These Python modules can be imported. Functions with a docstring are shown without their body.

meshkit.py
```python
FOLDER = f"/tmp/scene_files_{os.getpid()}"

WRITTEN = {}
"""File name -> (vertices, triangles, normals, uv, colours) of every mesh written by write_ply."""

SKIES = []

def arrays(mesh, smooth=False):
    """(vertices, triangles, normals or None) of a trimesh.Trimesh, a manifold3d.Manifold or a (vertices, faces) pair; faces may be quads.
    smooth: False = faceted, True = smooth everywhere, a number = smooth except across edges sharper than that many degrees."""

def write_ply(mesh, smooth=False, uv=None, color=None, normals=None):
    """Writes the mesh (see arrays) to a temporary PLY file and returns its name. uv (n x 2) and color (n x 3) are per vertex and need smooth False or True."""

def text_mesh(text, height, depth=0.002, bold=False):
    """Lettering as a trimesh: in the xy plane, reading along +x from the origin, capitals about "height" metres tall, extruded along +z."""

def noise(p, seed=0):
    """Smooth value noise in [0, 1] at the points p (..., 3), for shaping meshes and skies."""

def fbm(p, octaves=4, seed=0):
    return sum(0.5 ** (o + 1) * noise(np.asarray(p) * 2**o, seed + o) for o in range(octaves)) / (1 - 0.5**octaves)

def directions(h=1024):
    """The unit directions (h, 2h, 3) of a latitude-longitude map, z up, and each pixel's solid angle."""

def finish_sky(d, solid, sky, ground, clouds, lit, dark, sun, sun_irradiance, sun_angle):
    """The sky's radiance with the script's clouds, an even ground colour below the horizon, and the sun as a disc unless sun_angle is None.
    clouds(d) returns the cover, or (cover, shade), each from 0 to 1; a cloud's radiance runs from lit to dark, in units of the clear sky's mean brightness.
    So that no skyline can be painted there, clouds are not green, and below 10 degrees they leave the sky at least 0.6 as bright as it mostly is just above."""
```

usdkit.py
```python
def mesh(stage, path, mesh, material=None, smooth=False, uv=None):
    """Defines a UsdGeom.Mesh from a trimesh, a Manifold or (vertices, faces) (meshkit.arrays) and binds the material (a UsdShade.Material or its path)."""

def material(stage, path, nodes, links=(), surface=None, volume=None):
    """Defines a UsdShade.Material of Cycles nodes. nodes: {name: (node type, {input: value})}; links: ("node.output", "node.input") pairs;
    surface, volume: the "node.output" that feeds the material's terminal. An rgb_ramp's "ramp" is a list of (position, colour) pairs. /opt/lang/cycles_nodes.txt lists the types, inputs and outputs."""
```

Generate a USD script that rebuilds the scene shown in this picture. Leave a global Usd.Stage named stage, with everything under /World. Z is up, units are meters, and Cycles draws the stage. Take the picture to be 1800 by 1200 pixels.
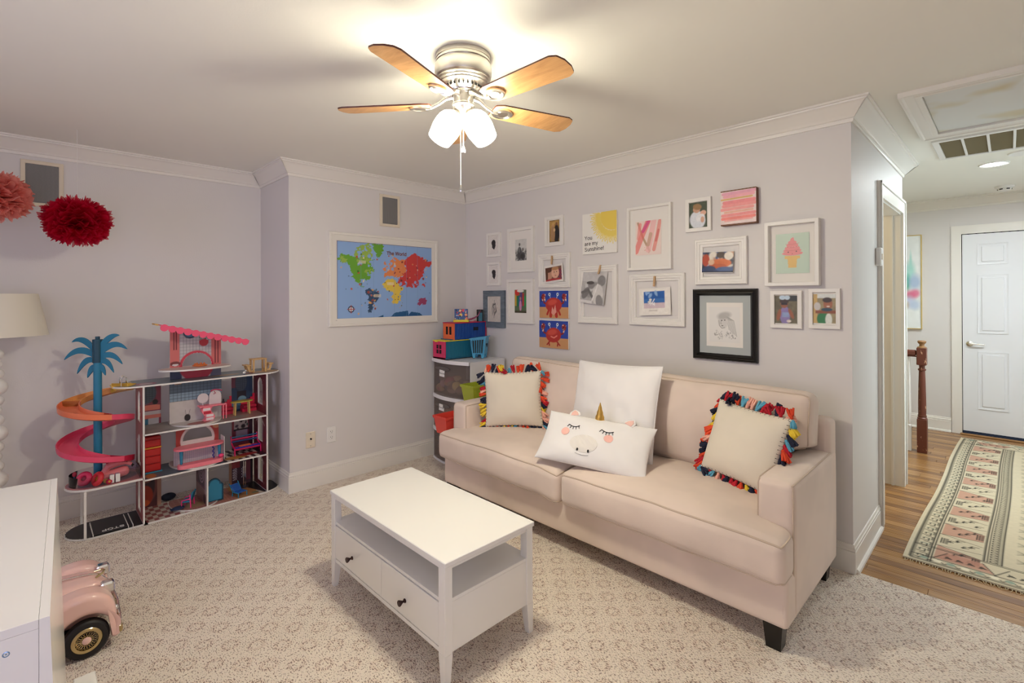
import math, random
import numpy as np, trimesh, shapely, usdkit, meshkit
from shapely.geometry import Polygon, LineString, Point, box as sbox
from shapely import affinity
from pxr import Usd, UsdGeom, UsdLux, UsdShade, Gf, Sdf, Vt

stage = Usd.Stage.CreateInMemory()
UsdGeom.SetStageUpAxis(stage, 'Z'); UsdGeom.SetStageMetersPerUnit(stage, 1.0)
UsdGeom.Xform.Define(stage, '/World'); UsdGeom.Scope.Define(stage, '/World/Looks')
PI = math.pi
rng = np.random.default_rng(7)

# ---------------------------------------------------------------- camera, light, exposure
EYE = (3.7181, -3.0388, 1.4406); YAW, PITCH, ROLL = 2.3632, 0.0015, -0.0043
FOCAL_PX, PRINCIPAL_Y = 862.42, 519.39
d_ = np.array([math.cos(YAW)*math.cos(PITCH), math.sin(YAW)*math.cos(PITCH), math.sin(PITCH)])
r_ = np.array([math.sin(YAW), -math.cos(YAW), 0.0]); u_ = np.cross(r_, d_)
r_, u_ = math.cos(ROLL)*r_+math.sin(ROLL)*u_, math.cos(ROLL)*u_-math.sin(ROLL)*r_
camera = UsdGeom.Camera.Define(stage, '/World/camera')
camera.CreateHorizontalApertureAttr(36.0); camera.CreateVerticalApertureAttr(24.0)
camera.CreateFocalLengthAttr(FOCAL_PX*36/1800)
camera.CreateVerticalApertureOffsetAttr((PRINCIPAL_Y-600)*36/1800)
camera.AddTransformOp().Set(Gf.Matrix4d(*[float(v) for v in (*r_, 0, *u_, 0, *(-d_), 0, *EYE, 1)]))
camera.CreateExposureAttr(0.62)
camera.CreateClippingRangeAttr((0.05, 100.0))

SHADE_GLOW = 42.0          # frosted glass of the fan's lamps
BULB_GLOW = 900.0          # the bulbs inside them
SHADE_COLOR = (1.0, 0.93, 0.72)
def rect_light(name, at, aim, w, h, power, color):
    L = UsdLux.RectLight.Define(stage, '/World/'+name)
    L.CreateWidthAttr(w); L.CreateHeightAttr(h); L.CreateIntensityAttr(power); L.CreateColorAttr(Gf.Vec3f(*color))
    z = -np.array(aim, float); z /= np.linalg.norm(z)
    x = np.cross((0, 0, 1), z); x /= np.linalg.norm(x); y = np.cross(z, x)
    L.AddTransformOp().Set(Gf.Matrix4d(*[float(v) for v in (*x, 0, *y, 0, *z, 0, *at, 1)]))
# unseen windows, out of view: violet light for the room, cool light for the hall
rect_light('unseen_daylight_front', (2.0, -5.32, 1.45), (0, 1, 0), 2.5, 1.6, 1.5, (0.78, 0.68, 1.0))
rect_light('unseen_daylight_side', (4.72, -3.6, 1.45), (-1, 0, 0), 1.7, 1.5, 1.9, (0.78, 0.68, 1.0))
rect_light('unseen_daylight_hall', (4.72, 1.9, 1.45), (-1, 0, 0), 2.2, 1.7, 1.3, (0.72, 1.0, 0.96))
closet = UsdLux.SphereLight.Define(stage, '/World/unseen_side_room_lamp'); closet.CreateRadiusAttr(.08); closet.CreateIntensityAttr(28.0); closet.CreateColorAttr(Gf.Vec3f(1.0, .86, .6)); closet.AddTranslateOp().Set((2.3, .9, 2.1))  # unseen lamp, out of view, placed to warm the side doorway
dome = UsdLux.DomeLight.Define(stage, '/World/sky_light'); dome.CreateIntensityAttr(0.3); dome.CreateColorAttr(Gf.Vec3f(0.75, 0.85, 1.0))

# ---------------------------------------------------------------- helpers
def C(r, g=None, b=None):
    if isinstance(r, str): r, g, b = (int(r[i:i+2], 16) for i in (0, 2, 4))
    x = np.array([r, g, b], float)/255
    return tuple(np.where(x <= .04045, x/12.92, ((x+.055)/1.055)**2.4))
_used = {}
def path_of(name, parent=None):
    base = (str(parent) if parent else '/World')+'/'+name
    n = _used.get(base, 0); _used[base] = n+1
    return base if n == 0 else f'{base}_{n:03d}'
_mats = {}
def mat(name, nodes, links, surface):
    if name not in _mats: _mats[name] = usdkit.material(stage, '/World/Looks/'+name, nodes, links, surface=surface)
    return _mats[name]
def pm(name, color, rough=.5, metal=0., bump=0., bscale=200., **kw):
    nodes = {'p': ('principled_bsdf', dict(base_color=color, roughness=rough, metallic=metal, **kw))}; links = []
    if bump:
        nodes.update(t=('texture_coordinate', {}), n=('noise_texture', {'scale': bscale, 'detail': 3.0}), b=('bump', {'strength': 1.0, 'distance': bump}))
        links = [('t.object', 'n.vector'), ('n.fac', 'b.height'), ('b.normal', 'p.normal')]
    return mat(name, nodes, links, 'p.BSDF')
def T(loc=(0, 0, 0), rz=0, rx=0, ry=0):
    tr = trimesh.transformations
    return tr.translation_matrix(loc) @ tr.rotation_matrix(rz, (0, 0, 1)) @ tr.rotation_matrix(rx, (1, 0, 0)) @ tr.rotation_matrix(ry, (0, 1, 0))
def tm(mesh, M):
    m = mesh.copy(); m.apply_transform(M); return m
def cat(*ms):
    out = []
    for m in ms: out += m if isinstance(m, list) else [m]
    return trimesh.util.concatenate(out)
def prim_data(prim, label=None, category=None, group=None, kind=None):
    for k, v in (('label', label), ('category', category), ('group', group), ('kind', kind)):
        if v: prim.SetCustomDataByKey(k, v)
def thing(name, label, category, loc=(0, 0, 0), rz=0, group=None, rx=0, ry=0):
    x = UsdGeom.Xform.Define(stage, path_of(name))
    M = T(loc, rz, rx, ry).T
    x.AddTransformOp().Set(Gf.Matrix4d(*[float(v) for v in M.ravel()]))
    prim_data(x.GetPrim(), label, category, group)
    return x.GetPath()
def part(name, mesh, m, parent, label=None, smooth=30, kind=None):
    p = path_of(name, parent)
    g = usdkit.mesh(stage, p, mesh, m, smooth=smooth)
    prim_data(g.GetPrim(), label, None, None, kind)
    return p
def struct(name, mesh, m, smooth=30, label=None, parent=None):
    p = part(name, mesh, m, parent, smooth=smooth)
    if parent is None: prim_data(stage.GetPrimAtPath(p), label or name.rstrip('0123456789').replace('_', ' ').strip()+' of the playroom', None, None, 'structure')
    return p
def single(name, mesh, m, label, category, group=None, smooth=30, kind=None):
    p = part(name, mesh, m, None, smooth=smooth); prim_data(stage.GetPrimAtPath(p), label, category, group, kind); return p
def copy_of(proto, name, loc, rz=0, label=None, category=None, group=None):
    x = UsdGeom.Xform.Define(stage, path_of(name))
    x.GetPrim().GetReferences().AddInternalReference(Sdf.Path(str(proto))); x.ClearXformOpOrder()
    x.AddTransformOp().Set(Gf.Matrix4d(*[float(v) for v in T(loc, rz).T.ravel()]))
    x.GetPrim().SetInstanceable(True); prim_data(x.GetPrim(), label, category, group)
    return x.GetPath()
def bx(x0, y0, z0, x1, y1, z1, c=0.0):
    """A box from corner to corner; c chamfers its edges."""
    x0, x1, y0, y1, z0, z1 = min(x0, x1), max(x0, x1), min(y0, y1), max(y0, y1), min(z0, z1), max(z0, z1)
    c = min(c, (x1-x0)*.45, (y1-y0)*.45, (z1-z0)*.45)
    if c <= 0:
        m = trimesh.creation.box((x1-x0, y1-y0, z1-z0)); m.apply_translation(((x0+x1)/2, (y0+y1)/2, (z0+z1)/2)); return m
    P = []
    for a, b, e in ((c, c, 0), (c, 0, c), (0, c, c)):
        for X in (x0+a, x1-a):
            for Y in (y0+b, y1-b):
                for Z in (z0+e, z1-e): P.append((X, Y, Z))
    return trimesh.convex.convex_hull(np.array(P))
def cyl(r, h, at=(0, 0, 0), n=24, r2=None):
    """A cylinder or cone frustum standing on at."""
    r2 = r if r2 is None else r2
    m = trimesh.creation.revolve([(0, 0), (r, 0), (r2, h), (0, h)], sections=n); m.apply_translation(at); return m
def lathe(prof, n=32, at=(0, 0, 0)):
    m = trimesh.creation.revolve(prof, sections=n); m.apply_translation(at); return m
def ball(r, at=(0, 0, 0), s=(1, 1, 1), sub=3):
    m = trimesh.creation.icosphere(sub, r); m.apply_scale(s); m.apply_translation(at); return m
def tube(pts, r, n=8, closed=False):
    p = np.asarray(pts, float); R = np.broadcast_to(np.asarray(r, float), (len(p),))
    t = (np.roll(p, -1, 0)-np.roll(p, 1, 0)) if closed else np.gradient(p, axis=0)
    t = t/(np.linalg.norm(t, axis=1, keepdims=True)+1e-12)
    a = np.cross(t, np.where(np.abs(t[:, 2:]) < .9, [0, 0, 1.], [1., 0, 0])); a /= np.linalg.norm(a, axis=1, keepdims=True)+1e-12
    b = np.cross(t, a); an = np.arange(n)*2*PI/n
    v = p[:, None]+R[:, None, None]*(np.cos(an)[None, :, None]*a[:, None]+np.sin(an)[None, :, None]*b[:, None])
    F = []
    N = len(p)
    for i in range(N if closed else N-1):
        for j in range(n):
            k, i2 = (j+1) % n, (i+1) % N
            F += [(i*n+j, i*n+k, i2*n+k), (i*n+j, i2*n+k, i2*n+j)]
    v = v.reshape(-1, 3)
    if not closed:
        v = np.vstack([v, p[0], p[-1]]); c0, c1 = len(v)-2, len(v)-1
        for j in range(n):
            k = (j+1) % n; F += [(c0, k, j), (c1, (N-1)*n+j, (N-1)*n+k)]
    m = trimesh.Trimesh(v, F, process=False); m.fix_normals(); return m
def prism(poly, depth, M=None):
    """Extrudes a polygon of the (x, z) plane from y = 0 to y = -depth (towards the room for wall things)."""
    ms = [trimesh.creation.extrude_polygon(g, depth, engine='earcut') for g in getattr(poly, 'geoms', [poly]) if g.area > 1e-9]
    m = cat(ms); m.apply_transform(trimesh.transformations.rotation_matrix(PI/2, (1, 0, 0)))
    if M is not None: m.apply_transform(M)
    return m
def slab(poly, z0, z1, M=None):
    ms = [trimesh.creation.extrude_polygon(g, z1-z0, engine='earcut') for g in getattr(poly, 'geoms', [poly]) if g.area > 1e-9]
    m = cat(ms); m.apply_translation((0, 0, z0))
    if M is not None: m.apply_transform(M)
    return m
def mitred(w, h, prof):
    """A picture frame: prof = (inset, height off the wall) around the section, swept round a w x h rectangle centred on the origin."""
    n = len(prof); V = []; F = []
    for sx, sz in ((-1, -1), (1, -1), (1, 1), (-1, 1)):
        for i, y in prof: V.append((sx*(w/2-i), -y, sz*(h/2-i)))
    for k in range(4):
        for j in range(n):
            a, b, c, e = k*n+j, k*n+(j+1) % n, ((k+1) % 4)*n+(j+1) % n, ((k+1) % 4)*n+j
            F += [(a, b, c), (a, c, e)]
    m = trimesh.Trimesh(V, F, process=False); m.fix_normals(); return m
def moulding(path, prof, closed=False):
    """Mitred moulding along a plan polyline, its room side to the right of the path; one mesh per straight run."""
    P = [np.array(p, float) for p in path]; out = []
    D = [(P[i+1]-P[i])/np.linalg.norm(P[i+1]-P[i]) for i in range(len(P)-1)]
    N = [np.array((d[1], -d[0])) for d in D]
    def at(i, o):
        if i == 0: return P[0]+N[0]*o
        if i == len(P)-1: return P[-1]+N[-1]*o
        n = N[i-1]+N[i]; return P[i]+n*o*2/(n@n)
    for i in range(len(P)-1):
        n = len(prof); V = [(*at(k, o), z) for k in (i, i+1) for o, z in prof]
        F = [f for j in range(n) for f in ((j, (j+1) % n, n+(j+1) % n), (j, n+(j+1) % n, n+j))]
        F += [(0, j, j+1) for j in range(1, n-1)]+[(n, n+j+1, n+j) for j in range(1, n-1)]
        m = trimesh.Trimesh(V, F, process=False); m.fix_normals(); out.append(m)
    return out
def rounded(w, d, h, r, bulge=(0, 0, 0), nseg=4, mid=10, warp=None):
    """A soft rounded block centred on the origin. Returns (mesh, f): f maps points of the sharp block onto the soft one."""
    H = np.array((w, d, h))/2; r = min(r, *(H*.98))
    def f(q):
        q = np.asarray(q, float); inner = np.clip(q, -H+r, H-r); dv = q-inner
        L = np.linalg.norm(dv, axis=-1, keepdims=True)
        p = inner+r*dv/np.maximum(L, 1e-9)
        t = 1-np.clip(np.abs(p)/H, 0, 1)**2
        add = np.zeros_like(p)
        for k in range(3):
            o = [i for i in range(3) if i != k]
            add[..., k] = bulge[k]*np.sign(p[..., k])*np.clip(np.abs(p[..., k])/H[k], 0, 1)**2*(t[..., o[0]]*t[..., o[1]])**.6
        p = p+add
        return warp(p) if warp else p
    def ax(k):
        c = np.tan(np.linspace(0, PI/4, nseg+1))*r
        m = np.linspace(-H[k]+r, H[k]-r, mid+1)
        return np.concatenate([-H[k]+r-c[::-1], m[1:-1], H[k]-r+c])
    V, F, base = [], [], 0
    for k in range(3):
        a, b = [i for i in range(3) if i != k]; A, B = np.meshgrid(ax(a), ax(b), indexing='ij')
        for s in (-1, 1):
            q = np.zeros(A.shape+(3,)); q[..., a] = A; q[..., b] = B; q[..., k] = s*H[k]
            na, nb = A.shape; idx = np.arange(na*nb).reshape(na, nb)+base
            quad = np.stack([idx[:-1, :-1], idx[1:, :-1], idx[1:, 1:], idx[:-1, 1:]], -1).reshape(-1, 4)
            if (s > 0) != (k != 1): quad = quad[:, ::-1]
            V.append(q.reshape(-1, 3)); F.append(np.vstack([quad[:, [0, 1, 2]], quad[:, [0, 2, 3]]])); base += na*nb
    m = trimesh.Trimesh(f(np.vstack(V)), np.vstack(F), process=False); m.merge_vertices(digits_vertex=6); return m, f
def edge_loop(f, w, d, h, zs, n=24, inset=0.0):
    """Points along the rim of the soft block at the top (zs=1) or bottom (zs=-1), for piping."""
    a, b = w/2-inset, d/2-inset
    s = np.linspace(-1, 1, n, endpoint=False)
    q = [(x*a, -b) for x in s]+[(a, y*b) for y in s]+[(-x*a, b) for x in s]+[(-a, -y*b) for y in s]
    return f(np.array([(x, y, zs*h/2) for x, y in q]))

# pictures made of coloured grid points: flat print only
class Art:
    def __init__(s, w, h, bg, cell=.004, nx=None):
        s.w, s.h = w, h; s.nx = nx or max(8, int(w/cell)); s.ny = max(8, int(s.nx*h/w))
        s.U, s.V = np.meshgrid(np.linspace(0, 1, s.nx+1), np.linspace(0, 1, s.ny+1))
        s.c = np.zeros(s.U.shape+(3,)); s.c[:] = C(bg)
    def blend(s, m, col):
        m = np.clip(m, 0, 1)[..., None]; s.c = s.c*(1-m)+np.array(C(col))*m; return s
    def ell(s, cx, cy, rx, ry, col, rot=0, soft=.12, a=1.0):
        x, y = (s.U-cx)*s.w, (s.V-cy)*s.h; c, n = math.cos(rot), math.sin(rot)
        d = np.hypot((x*c+y*n)/(rx*s.w), (-x*n+y*c)/(ry*s.h)); return s.blend(a*np.clip((1-d)/soft+.5, 0, 1), col)
    def _cut(s, pts, pad=0.0):
        p = np.array(pts, float); u0, v0 = p.min(0)-(pad/s.w, pad/s.h); u1, v1 = p.max(0)+(pad/s.w, pad/s.h)
        return (slice(max(0, int(math.floor(v0*s.ny))), max(0, int(math.ceil(v1*s.ny))+1)), slice(max(0, int(math.floor(u0*s.nx))), max(0, int(math.ceil(u1*s.nx))+1)))
    def _on(s, k, m, col):
        m = np.clip(m, 0, 1)[..., None]; s.c[k] = s.c[k]*(1-m)+np.array(C(col))*m; return s
    def poly(s, pts, col, a=1.0):
        k = s._cut(pts); return s._on(k, a*shapely.contains_xy(Polygon(pts).buffer(0), s.U[k], s.V[k]), col)
    def line(s, pts, wd, col, a=1.0):
        e = max(s.w/s.nx, 1e-4); k = s._cut(pts, wd/2+e)
        g = LineString([(x*s.w, y*s.h) for x, y in pts]); d = shapely.distance(g, shapely.points(s.U[k]*s.w, s.V[k]*s.h))
        return s._on(k, a*np.clip((wd/2-d)/e+.5, 0, 1), col)
    def photo(s, sigma=.9, amp=.22, seed=1):
        from scipy.ndimage import gaussian_filter
        for k in range(3): s.c[..., k] = gaussian_filter(s.c[..., k], sigma)
        return s.grain(amp, 1.1/s.w*8, seed)
    def jag(s, pts, col, amp=.010, seed=0):
        g = np.random.default_rng(seed); P = Polygon(pts).buffer(0).exterior; n = int(P.length/.012)
        q = np.array([P.interpolate(i/n, normalized=True).coords[0] for i in range(n)]); return s.poly(q+g.normal(0, amp, q.shape), col)
    def rect(s, a, b, c, e, col, al=1.0):
        return s.blend(al*((s.U >= a) & (s.U <= c) & (s.V >= b) & (s.V <= e)), col)
    def speck(s, n, reg, cols, r=(.01, .03), seed=1, a=1.0):
        g = np.random.default_rng(seed)
        for i in range(n):
            k = g.uniform(*r); s.ell(g.uniform(reg[0], reg[2]), g.uniform(reg[1], reg[3]), k*g.uniform(.6, 1.6), k*g.uniform(.6, 1.6)*s.w/s.h, cols[i % len(cols)], g.uniform(0, 3), .5, a)
        return s
    def grain(s, amp, scale, seed=0):
        n = meshkit.fbm(np.stack([s.U*s.w*scale, s.V*s.h*scale, 0*s.U], -1), 4, seed)-.5
        s.c = np.clip(s.c*(1+amp*n[..., None]), 0, 1); return s
    def grid(s, nu, nv, wd, col, u0=0, v0=0, u1=1, v1=1):
        for i in range(nu+1): x = u0+(u1-u0)*i/nu; s.line([(x, v0), (x, v1)], wd, col)
        for j in range(nv+1): y = v0+(v1-v0)*j/nv; s.line([(u0, y), (u1, y)], wd, col)
        return s
    def check(s, nu, nv, col, u0=0, v0=0, u1=1, v1=1, shear=0):
        k = np.floor((s.U-u0)/(u1-u0)*nu+shear*s.V)+np.floor((s.V-v0)/(v1-v0)*nv)
        return s.blend((k % 2 == 0)*((s.U >= u0) & (s.U <= u1) & (s.V >= v0) & (s.V <= v1)), col)
PRINT = {}
def print_mat(rough):
    k = f'printed_{int(rough*100)}'
    return mat(k, {'a': ('attribute', {'attribute': 'col'}), 'p': ('principled_bsdf', {'roughness': rough})}, [('a.color', 'p.base_color')], 'p.BSDF')
def show(name, art, parent, M=None, flat=False, rough=.45, shape=None, label=None, wavy=None):
    """The picture as a mesh centred on the origin: upright facing -y, or flat facing +z."""
    ny, nx = art.U.shape; x, y = (art.U-.5)*art.w, (art.V-.5)*art.h
    v = np.stack([x, y, 0*x] if flat else [x, 0*x, y], -1)
    if wavy is not None: v = wavy(v)
    v = v.reshape(-1, 3); i = np.arange(nx*ny).reshape(ny, nx)
    q = np.stack([i[:-1, :-1], i[:-1, 1:], i[1:, 1:], i[1:, :-1]], -1).reshape(-1, 4)
    if shape is not None:
        cu = (art.U[:-1, :-1]+art.U[1:, 1:]).ravel()/2; cv = (art.V[:-1, :-1]+art.V[1:, 1:]).ravel()/2
        q = q[shape(cu, cv)]
    f = np.vstack([q[:, [0, 1, 2]], q[:, [0, 2, 3]]]); col = art.c.reshape(-1, 3); use, f = np.unique(f, return_inverse=True); f = f.reshape(-1, 3); v, col = v[use], col[use]
    if M is not None: v = v @ M[:3, :3].T+M[:3, 3]
    p = path_of(name, parent); g = usdkit.mesh(stage, p, (v, f), print_mat(rough), smooth=True if wavy else False)
    UsdGeom.PrimvarsAPI(g).CreatePrimvar('col', Sdf.ValueTypeNames.Color3fArray, 'vertex').Set(Vt.Vec3fArray.FromNumpy(np.ascontiguousarray(col.astype(np.float32))))
    prim_data(g.GetPrim(), label)
    return p
def lettering(name, text, height, m, parent, M, label=None, depth=.0008, bold=False):
    """Words upright in the (x, z) plane, facing -y."""
    t = meshkit.text_mesh(text, height, depth, bold); t.apply_transform(trimesh.transformations.rotation_matrix(PI/2, (1, 0, 0)))
    return part(name, tm(t, M), m, parent, smooth=False)

# ---------------------------------------------------------------- materials
WALL = mat('wall_paint', {'t': ('texture_coordinate', {}), 'n': ('noise_texture', {'scale': 140., 'detail': 3.}), 'b': ('bump', {'strength': .6, 'distance': .0006}),
    'p': ('principled_bsdf', {'base_color': C(223, 219, 217), 'roughness': .55})}, [('t.object', 'n.vector'), ('n.fac', 'b.height'), ('b.normal', 'p.normal')], 'p.BSDF')
CEIL = pm('ceiling_paint', C(242, 240, 232), .8, bump=.0003, bscale=120)
TRIM = pm('trim_paint', C(235, 231, 224), .35)
WHITE = pm('white_lacquer', C(236, 234, 230), .3)
FRAMEW = pm('white_frame_paint', C(236, 233, 228), .4)
MATBOARD = pm('mat_board', C(235, 231, 225), .8)
BLACK = pm('black_gloss', C(14, 12, 12), .25)
NICKEL = pm('brushed_nickel', (.72, .69, .62), .28, 1.0)
CHROME = pm('chrome', (.8, .8, .8), .08, 1.0)
GOLD = pm('gold_foil', C(205, 165, 85), .35, .8)
DARK = pm('dark_gap', C(20, 18, 20), .8)  # near black; also stands in for shade in gaps, slots and holes
def plain(hexa, rough=.45, **k): return pm('colour_'+hexa+('' if rough == .45 else f'_{int(rough*100)}'), C(hexa), rough, **k)
PANE = mat('window_pane', {'f': ('fresnel', {'IOR': 1.45}), 't': ('transparent_bsdf', {}), 'g': ('glossy_bsdf', {'roughness': .02, 'color': (1., 1., 1.)}), 'm': ('mix_closure', {})},
    [('f.fac', 'm.fac'), ('t.BSDF', 'm.closure1'), ('g.BSDF', 'm.closure2')], 'm.closure')
# ---------------------------------------------------------------- room shell
H = 2.44; LS = 3.1445; YA = -1.6734; XB = -.6116; YD = 3.85
carpet_mat = mat('loop_carpet', {
    't': ('texture_coordinate', {}),
    'm': ('mapping', {'mapping_type': 'texture', 'location': (2.438, -1.601, 0.), 'rotation': (0., 0., PI/4), 'scale': (.1084, .1084, 1.)}),
    'v': ('voronoi_texture', {'dimensions': '2D', 'scale': 1.0, 'randomness': 0.0}),
    'r': ('rgb_ramp', {'ramp': [(0, (0, 0, 0)), (.13, (.02, .02, .02)), (.22, (1, 1, 1)), (.29, (1, 1, 1)), (.37, (0, 0, 0)), (.62, (.0, .0, .0)), (.8, (.35, .35, .35))]}),
    'm2': ('mapping', {'mapping_type': 'point', 'scale': (95., 200., 1.)}),
    'f': ('noise_texture', {'dimensions': '2D', 'scale': 1.0, 'detail': 1.5, 'roughness': .6}),
    'fa': ('math', {'math_type': 'multiply_add', 'value2': .075}),
    'fr': ('rgb_ramp', {'ramp': [(0, (0, 0, 0)), (.58, (0, 0, 0)), (.68, (1, 1, 1))]}),
    'fm': ('math', {'math_type': 'multiply', 'value2': .8}),
    'c1': ('mix_color', {'a': C(242, 230, 215), 'b': C(238, 222, 206)}),
    'c2': ('mix_color', {'b': C(118, 90, 78)}),
    'lm': ('mapping', {'mapping_type': 'point', 'rotation': (0., 0., PI/4), 'scale': (150., 110., 1.)}),
    'l': ('voronoi_texture', {'dimensions': '2D', 'scale': 1.0}),
    'h': ('math', {'math_type': 'multiply_add', 'value2': .15}),
    'h2': ('math', {'math_type': 'subtract'}),
    'b': ('bump', {'strength': 1.0, 'distance': .004, 'invert': True}),
    'p': ('principled_bsdf', {'roughness': .95, 'sheen_weight': .15, 'specular_ior_level': .1})},
    [('t.object', 'm.vector'), ('m.vector', 'v.vector'), ('v.distance', 'r.fac'), ('t.object', 'm2.vector'), ('m2.vector', 'f.vector'),
     ('r.color', 'fa.value1'), ('f.fac', 'fa.value3'), ('fa.value', 'fr.fac'), ('r.color', 'c1.fac'), ('c1.result', 'c2.a'), ('fr.color', 'fm.value1'), ('fm.value', 'c2.fac'),
     ('c2.result', 'p.base_color'), ('t.object', 'lm.vector'), ('lm.vector', 'l.vector'), ('r.color', 'h.value1'), ('l.distance', 'h.value3'), ('h.value', 'b.height'), ('b.normal', 'p.normal')], 'p.BSDF')
struct('floor', bx(XB-.1, -5.3, -.06, 4.7, .03, 0), carpet_mat, label='beige looped carpet with small rings over the playroom')
struct('floor', bx(1.4, .03, -.12, 4.7, YD, -.02), DARK, label='dark subfloor under the oak boards of the hallway')
def wood(name, c1, c2, rough=.35, scale=(3., 60., 20.), var=.5):
    return mat(name, {'t': ('texture_coordinate', {}), 'g': ('geometry', {}), 'a': ('vector_math', {'math_type': 'multiply_add', 'vector2': (9., 9., 9.)}), 'm': ('mapping', {'mapping_type': 'point', 'scale': scale}), 'n': ('noise_texture', {'scale': 1.0, 'detail': 5., 'roughness': .62, 'distortion': .6}),
        'r': ('rgb_ramp', {'ramp': [(.28, c1), (.72, c2)]}), 'p': ('principled_bsdf', {'roughness': rough})},
        [('t.object', 'm.vector'), ('m.vector', 'n.vector'), ('n.fac', 'r.fac'), ('r.color', 'p.base_color')], 'p.BSDF')
oak = [wood(f'oak_board_{i}', C(*a), C(*b), .28, (2.6+i*.4, 55.+i*6, 20.)) for i, (a, b) in enumerate([((122, 84, 50), (182, 138, 88)), ((98, 66, 40), (152, 110, 70)), ((138, 98, 58), (192, 150, 100)), ((108, 74, 46), (164, 120, 74)), ((128, 88, 46), (186, 140, 84))])]
hall_floor = UsdGeom.Xform.Define(stage, path_of('floor')); prim_data(hall_floor.GetPrim(), 'oak strip floor of the hallway', None, None, 'structure')
g = np.random.default_rng(3); row = 0; y = .03
while y < YD-.01:
    y1 = min(y+.0655, YD); x = 2.55-g.uniform(0, .5)
    while x < 4.25:
        x1 = min(x+g.uniform(.75, 1.5), 4.6)
        if x1 > 2.95: part('plank', bx(max(x, 2.5)+.0006, y+.0006, -.02, x1-.0006, y1-.0006, -.0005*g.random(), .0012), oak[g.integers(5)], hall_floor.GetPath(), smooth=False)
        x = x1
    y = y1; row += 1
struct('ceiling', bx(XB-.1, -5.3, H, 4.7, YD+.1, H+.08), CEIL)
def holed(w, h, holes): return sbox(0, 0, w, h).difference(shapely.union_all([sbox(*o) for o in holes]))
struct('wall_left', bx(XB-.1, -5.3, 0, XB, YA+.1, H), WALL)
struct('wall_return', bx(XB, YA, 0, -.1, YA+.1, H), WALL)
struct('wall_back', bx(-.1, YA, 0, 0, .1, H), WALL)
struct('wall_right', bx(0, 0, 0, LS-.1, .1, H), WALL)
# hall wall with the doorway: built in (y, z), extruded towards -x
hall_poly = sbox(0, 0, 1.73, H).difference(sbox(.79, -1, 1.64, 2.055))
m = trimesh.creation.extrude_polygon(hall_poly, .1, engine='earcut'); m.apply_transform(np.array([[0, 0, 1, LS-.1], [1, 0, 0, 0], [0, 1, 0, 0], [0, 0, 0, 1.]]))
struct('wall_hall', m, WALL)
struct('wall_stair', bx(1.5, 1.64, 0, LS-.1, 1.73, H), WALL)
struct('wall_closet', bx(1.4, .1, 0, 1.5, YD, H), pm('warm_lit_closet_paint', C(226, 206, 150), .7))  # yellow wall: the side room's warm light is put into its paint
struct('wall_far', bx(1.4, YD, 0, 4.7, YD+.1, H), WALL)
sp = holed(9.15, H, [(5.3+.9, .65, 5.3+3.1, 2.2), (5.3-4.4, .75, 5.3-2.8, 2.15)])
m = trimesh.creation.extrude_polygon(sp, .1, engine='earcut'); m.apply_transform(np.array([[0, 0, 1, 4.6], [1, 0, 0, -5.3], [0, 1, 0, 0], [0, 0, 0, 1.]]))
struct('wall_side', m, WALL)
fp = holed(4.6-XB, H, [(.8-XB, .7, 3.2-XB, 2.2)])
struct('wall_front', prism(fp, .1, T((XB, -5.2, 0))), WALL)
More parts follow.
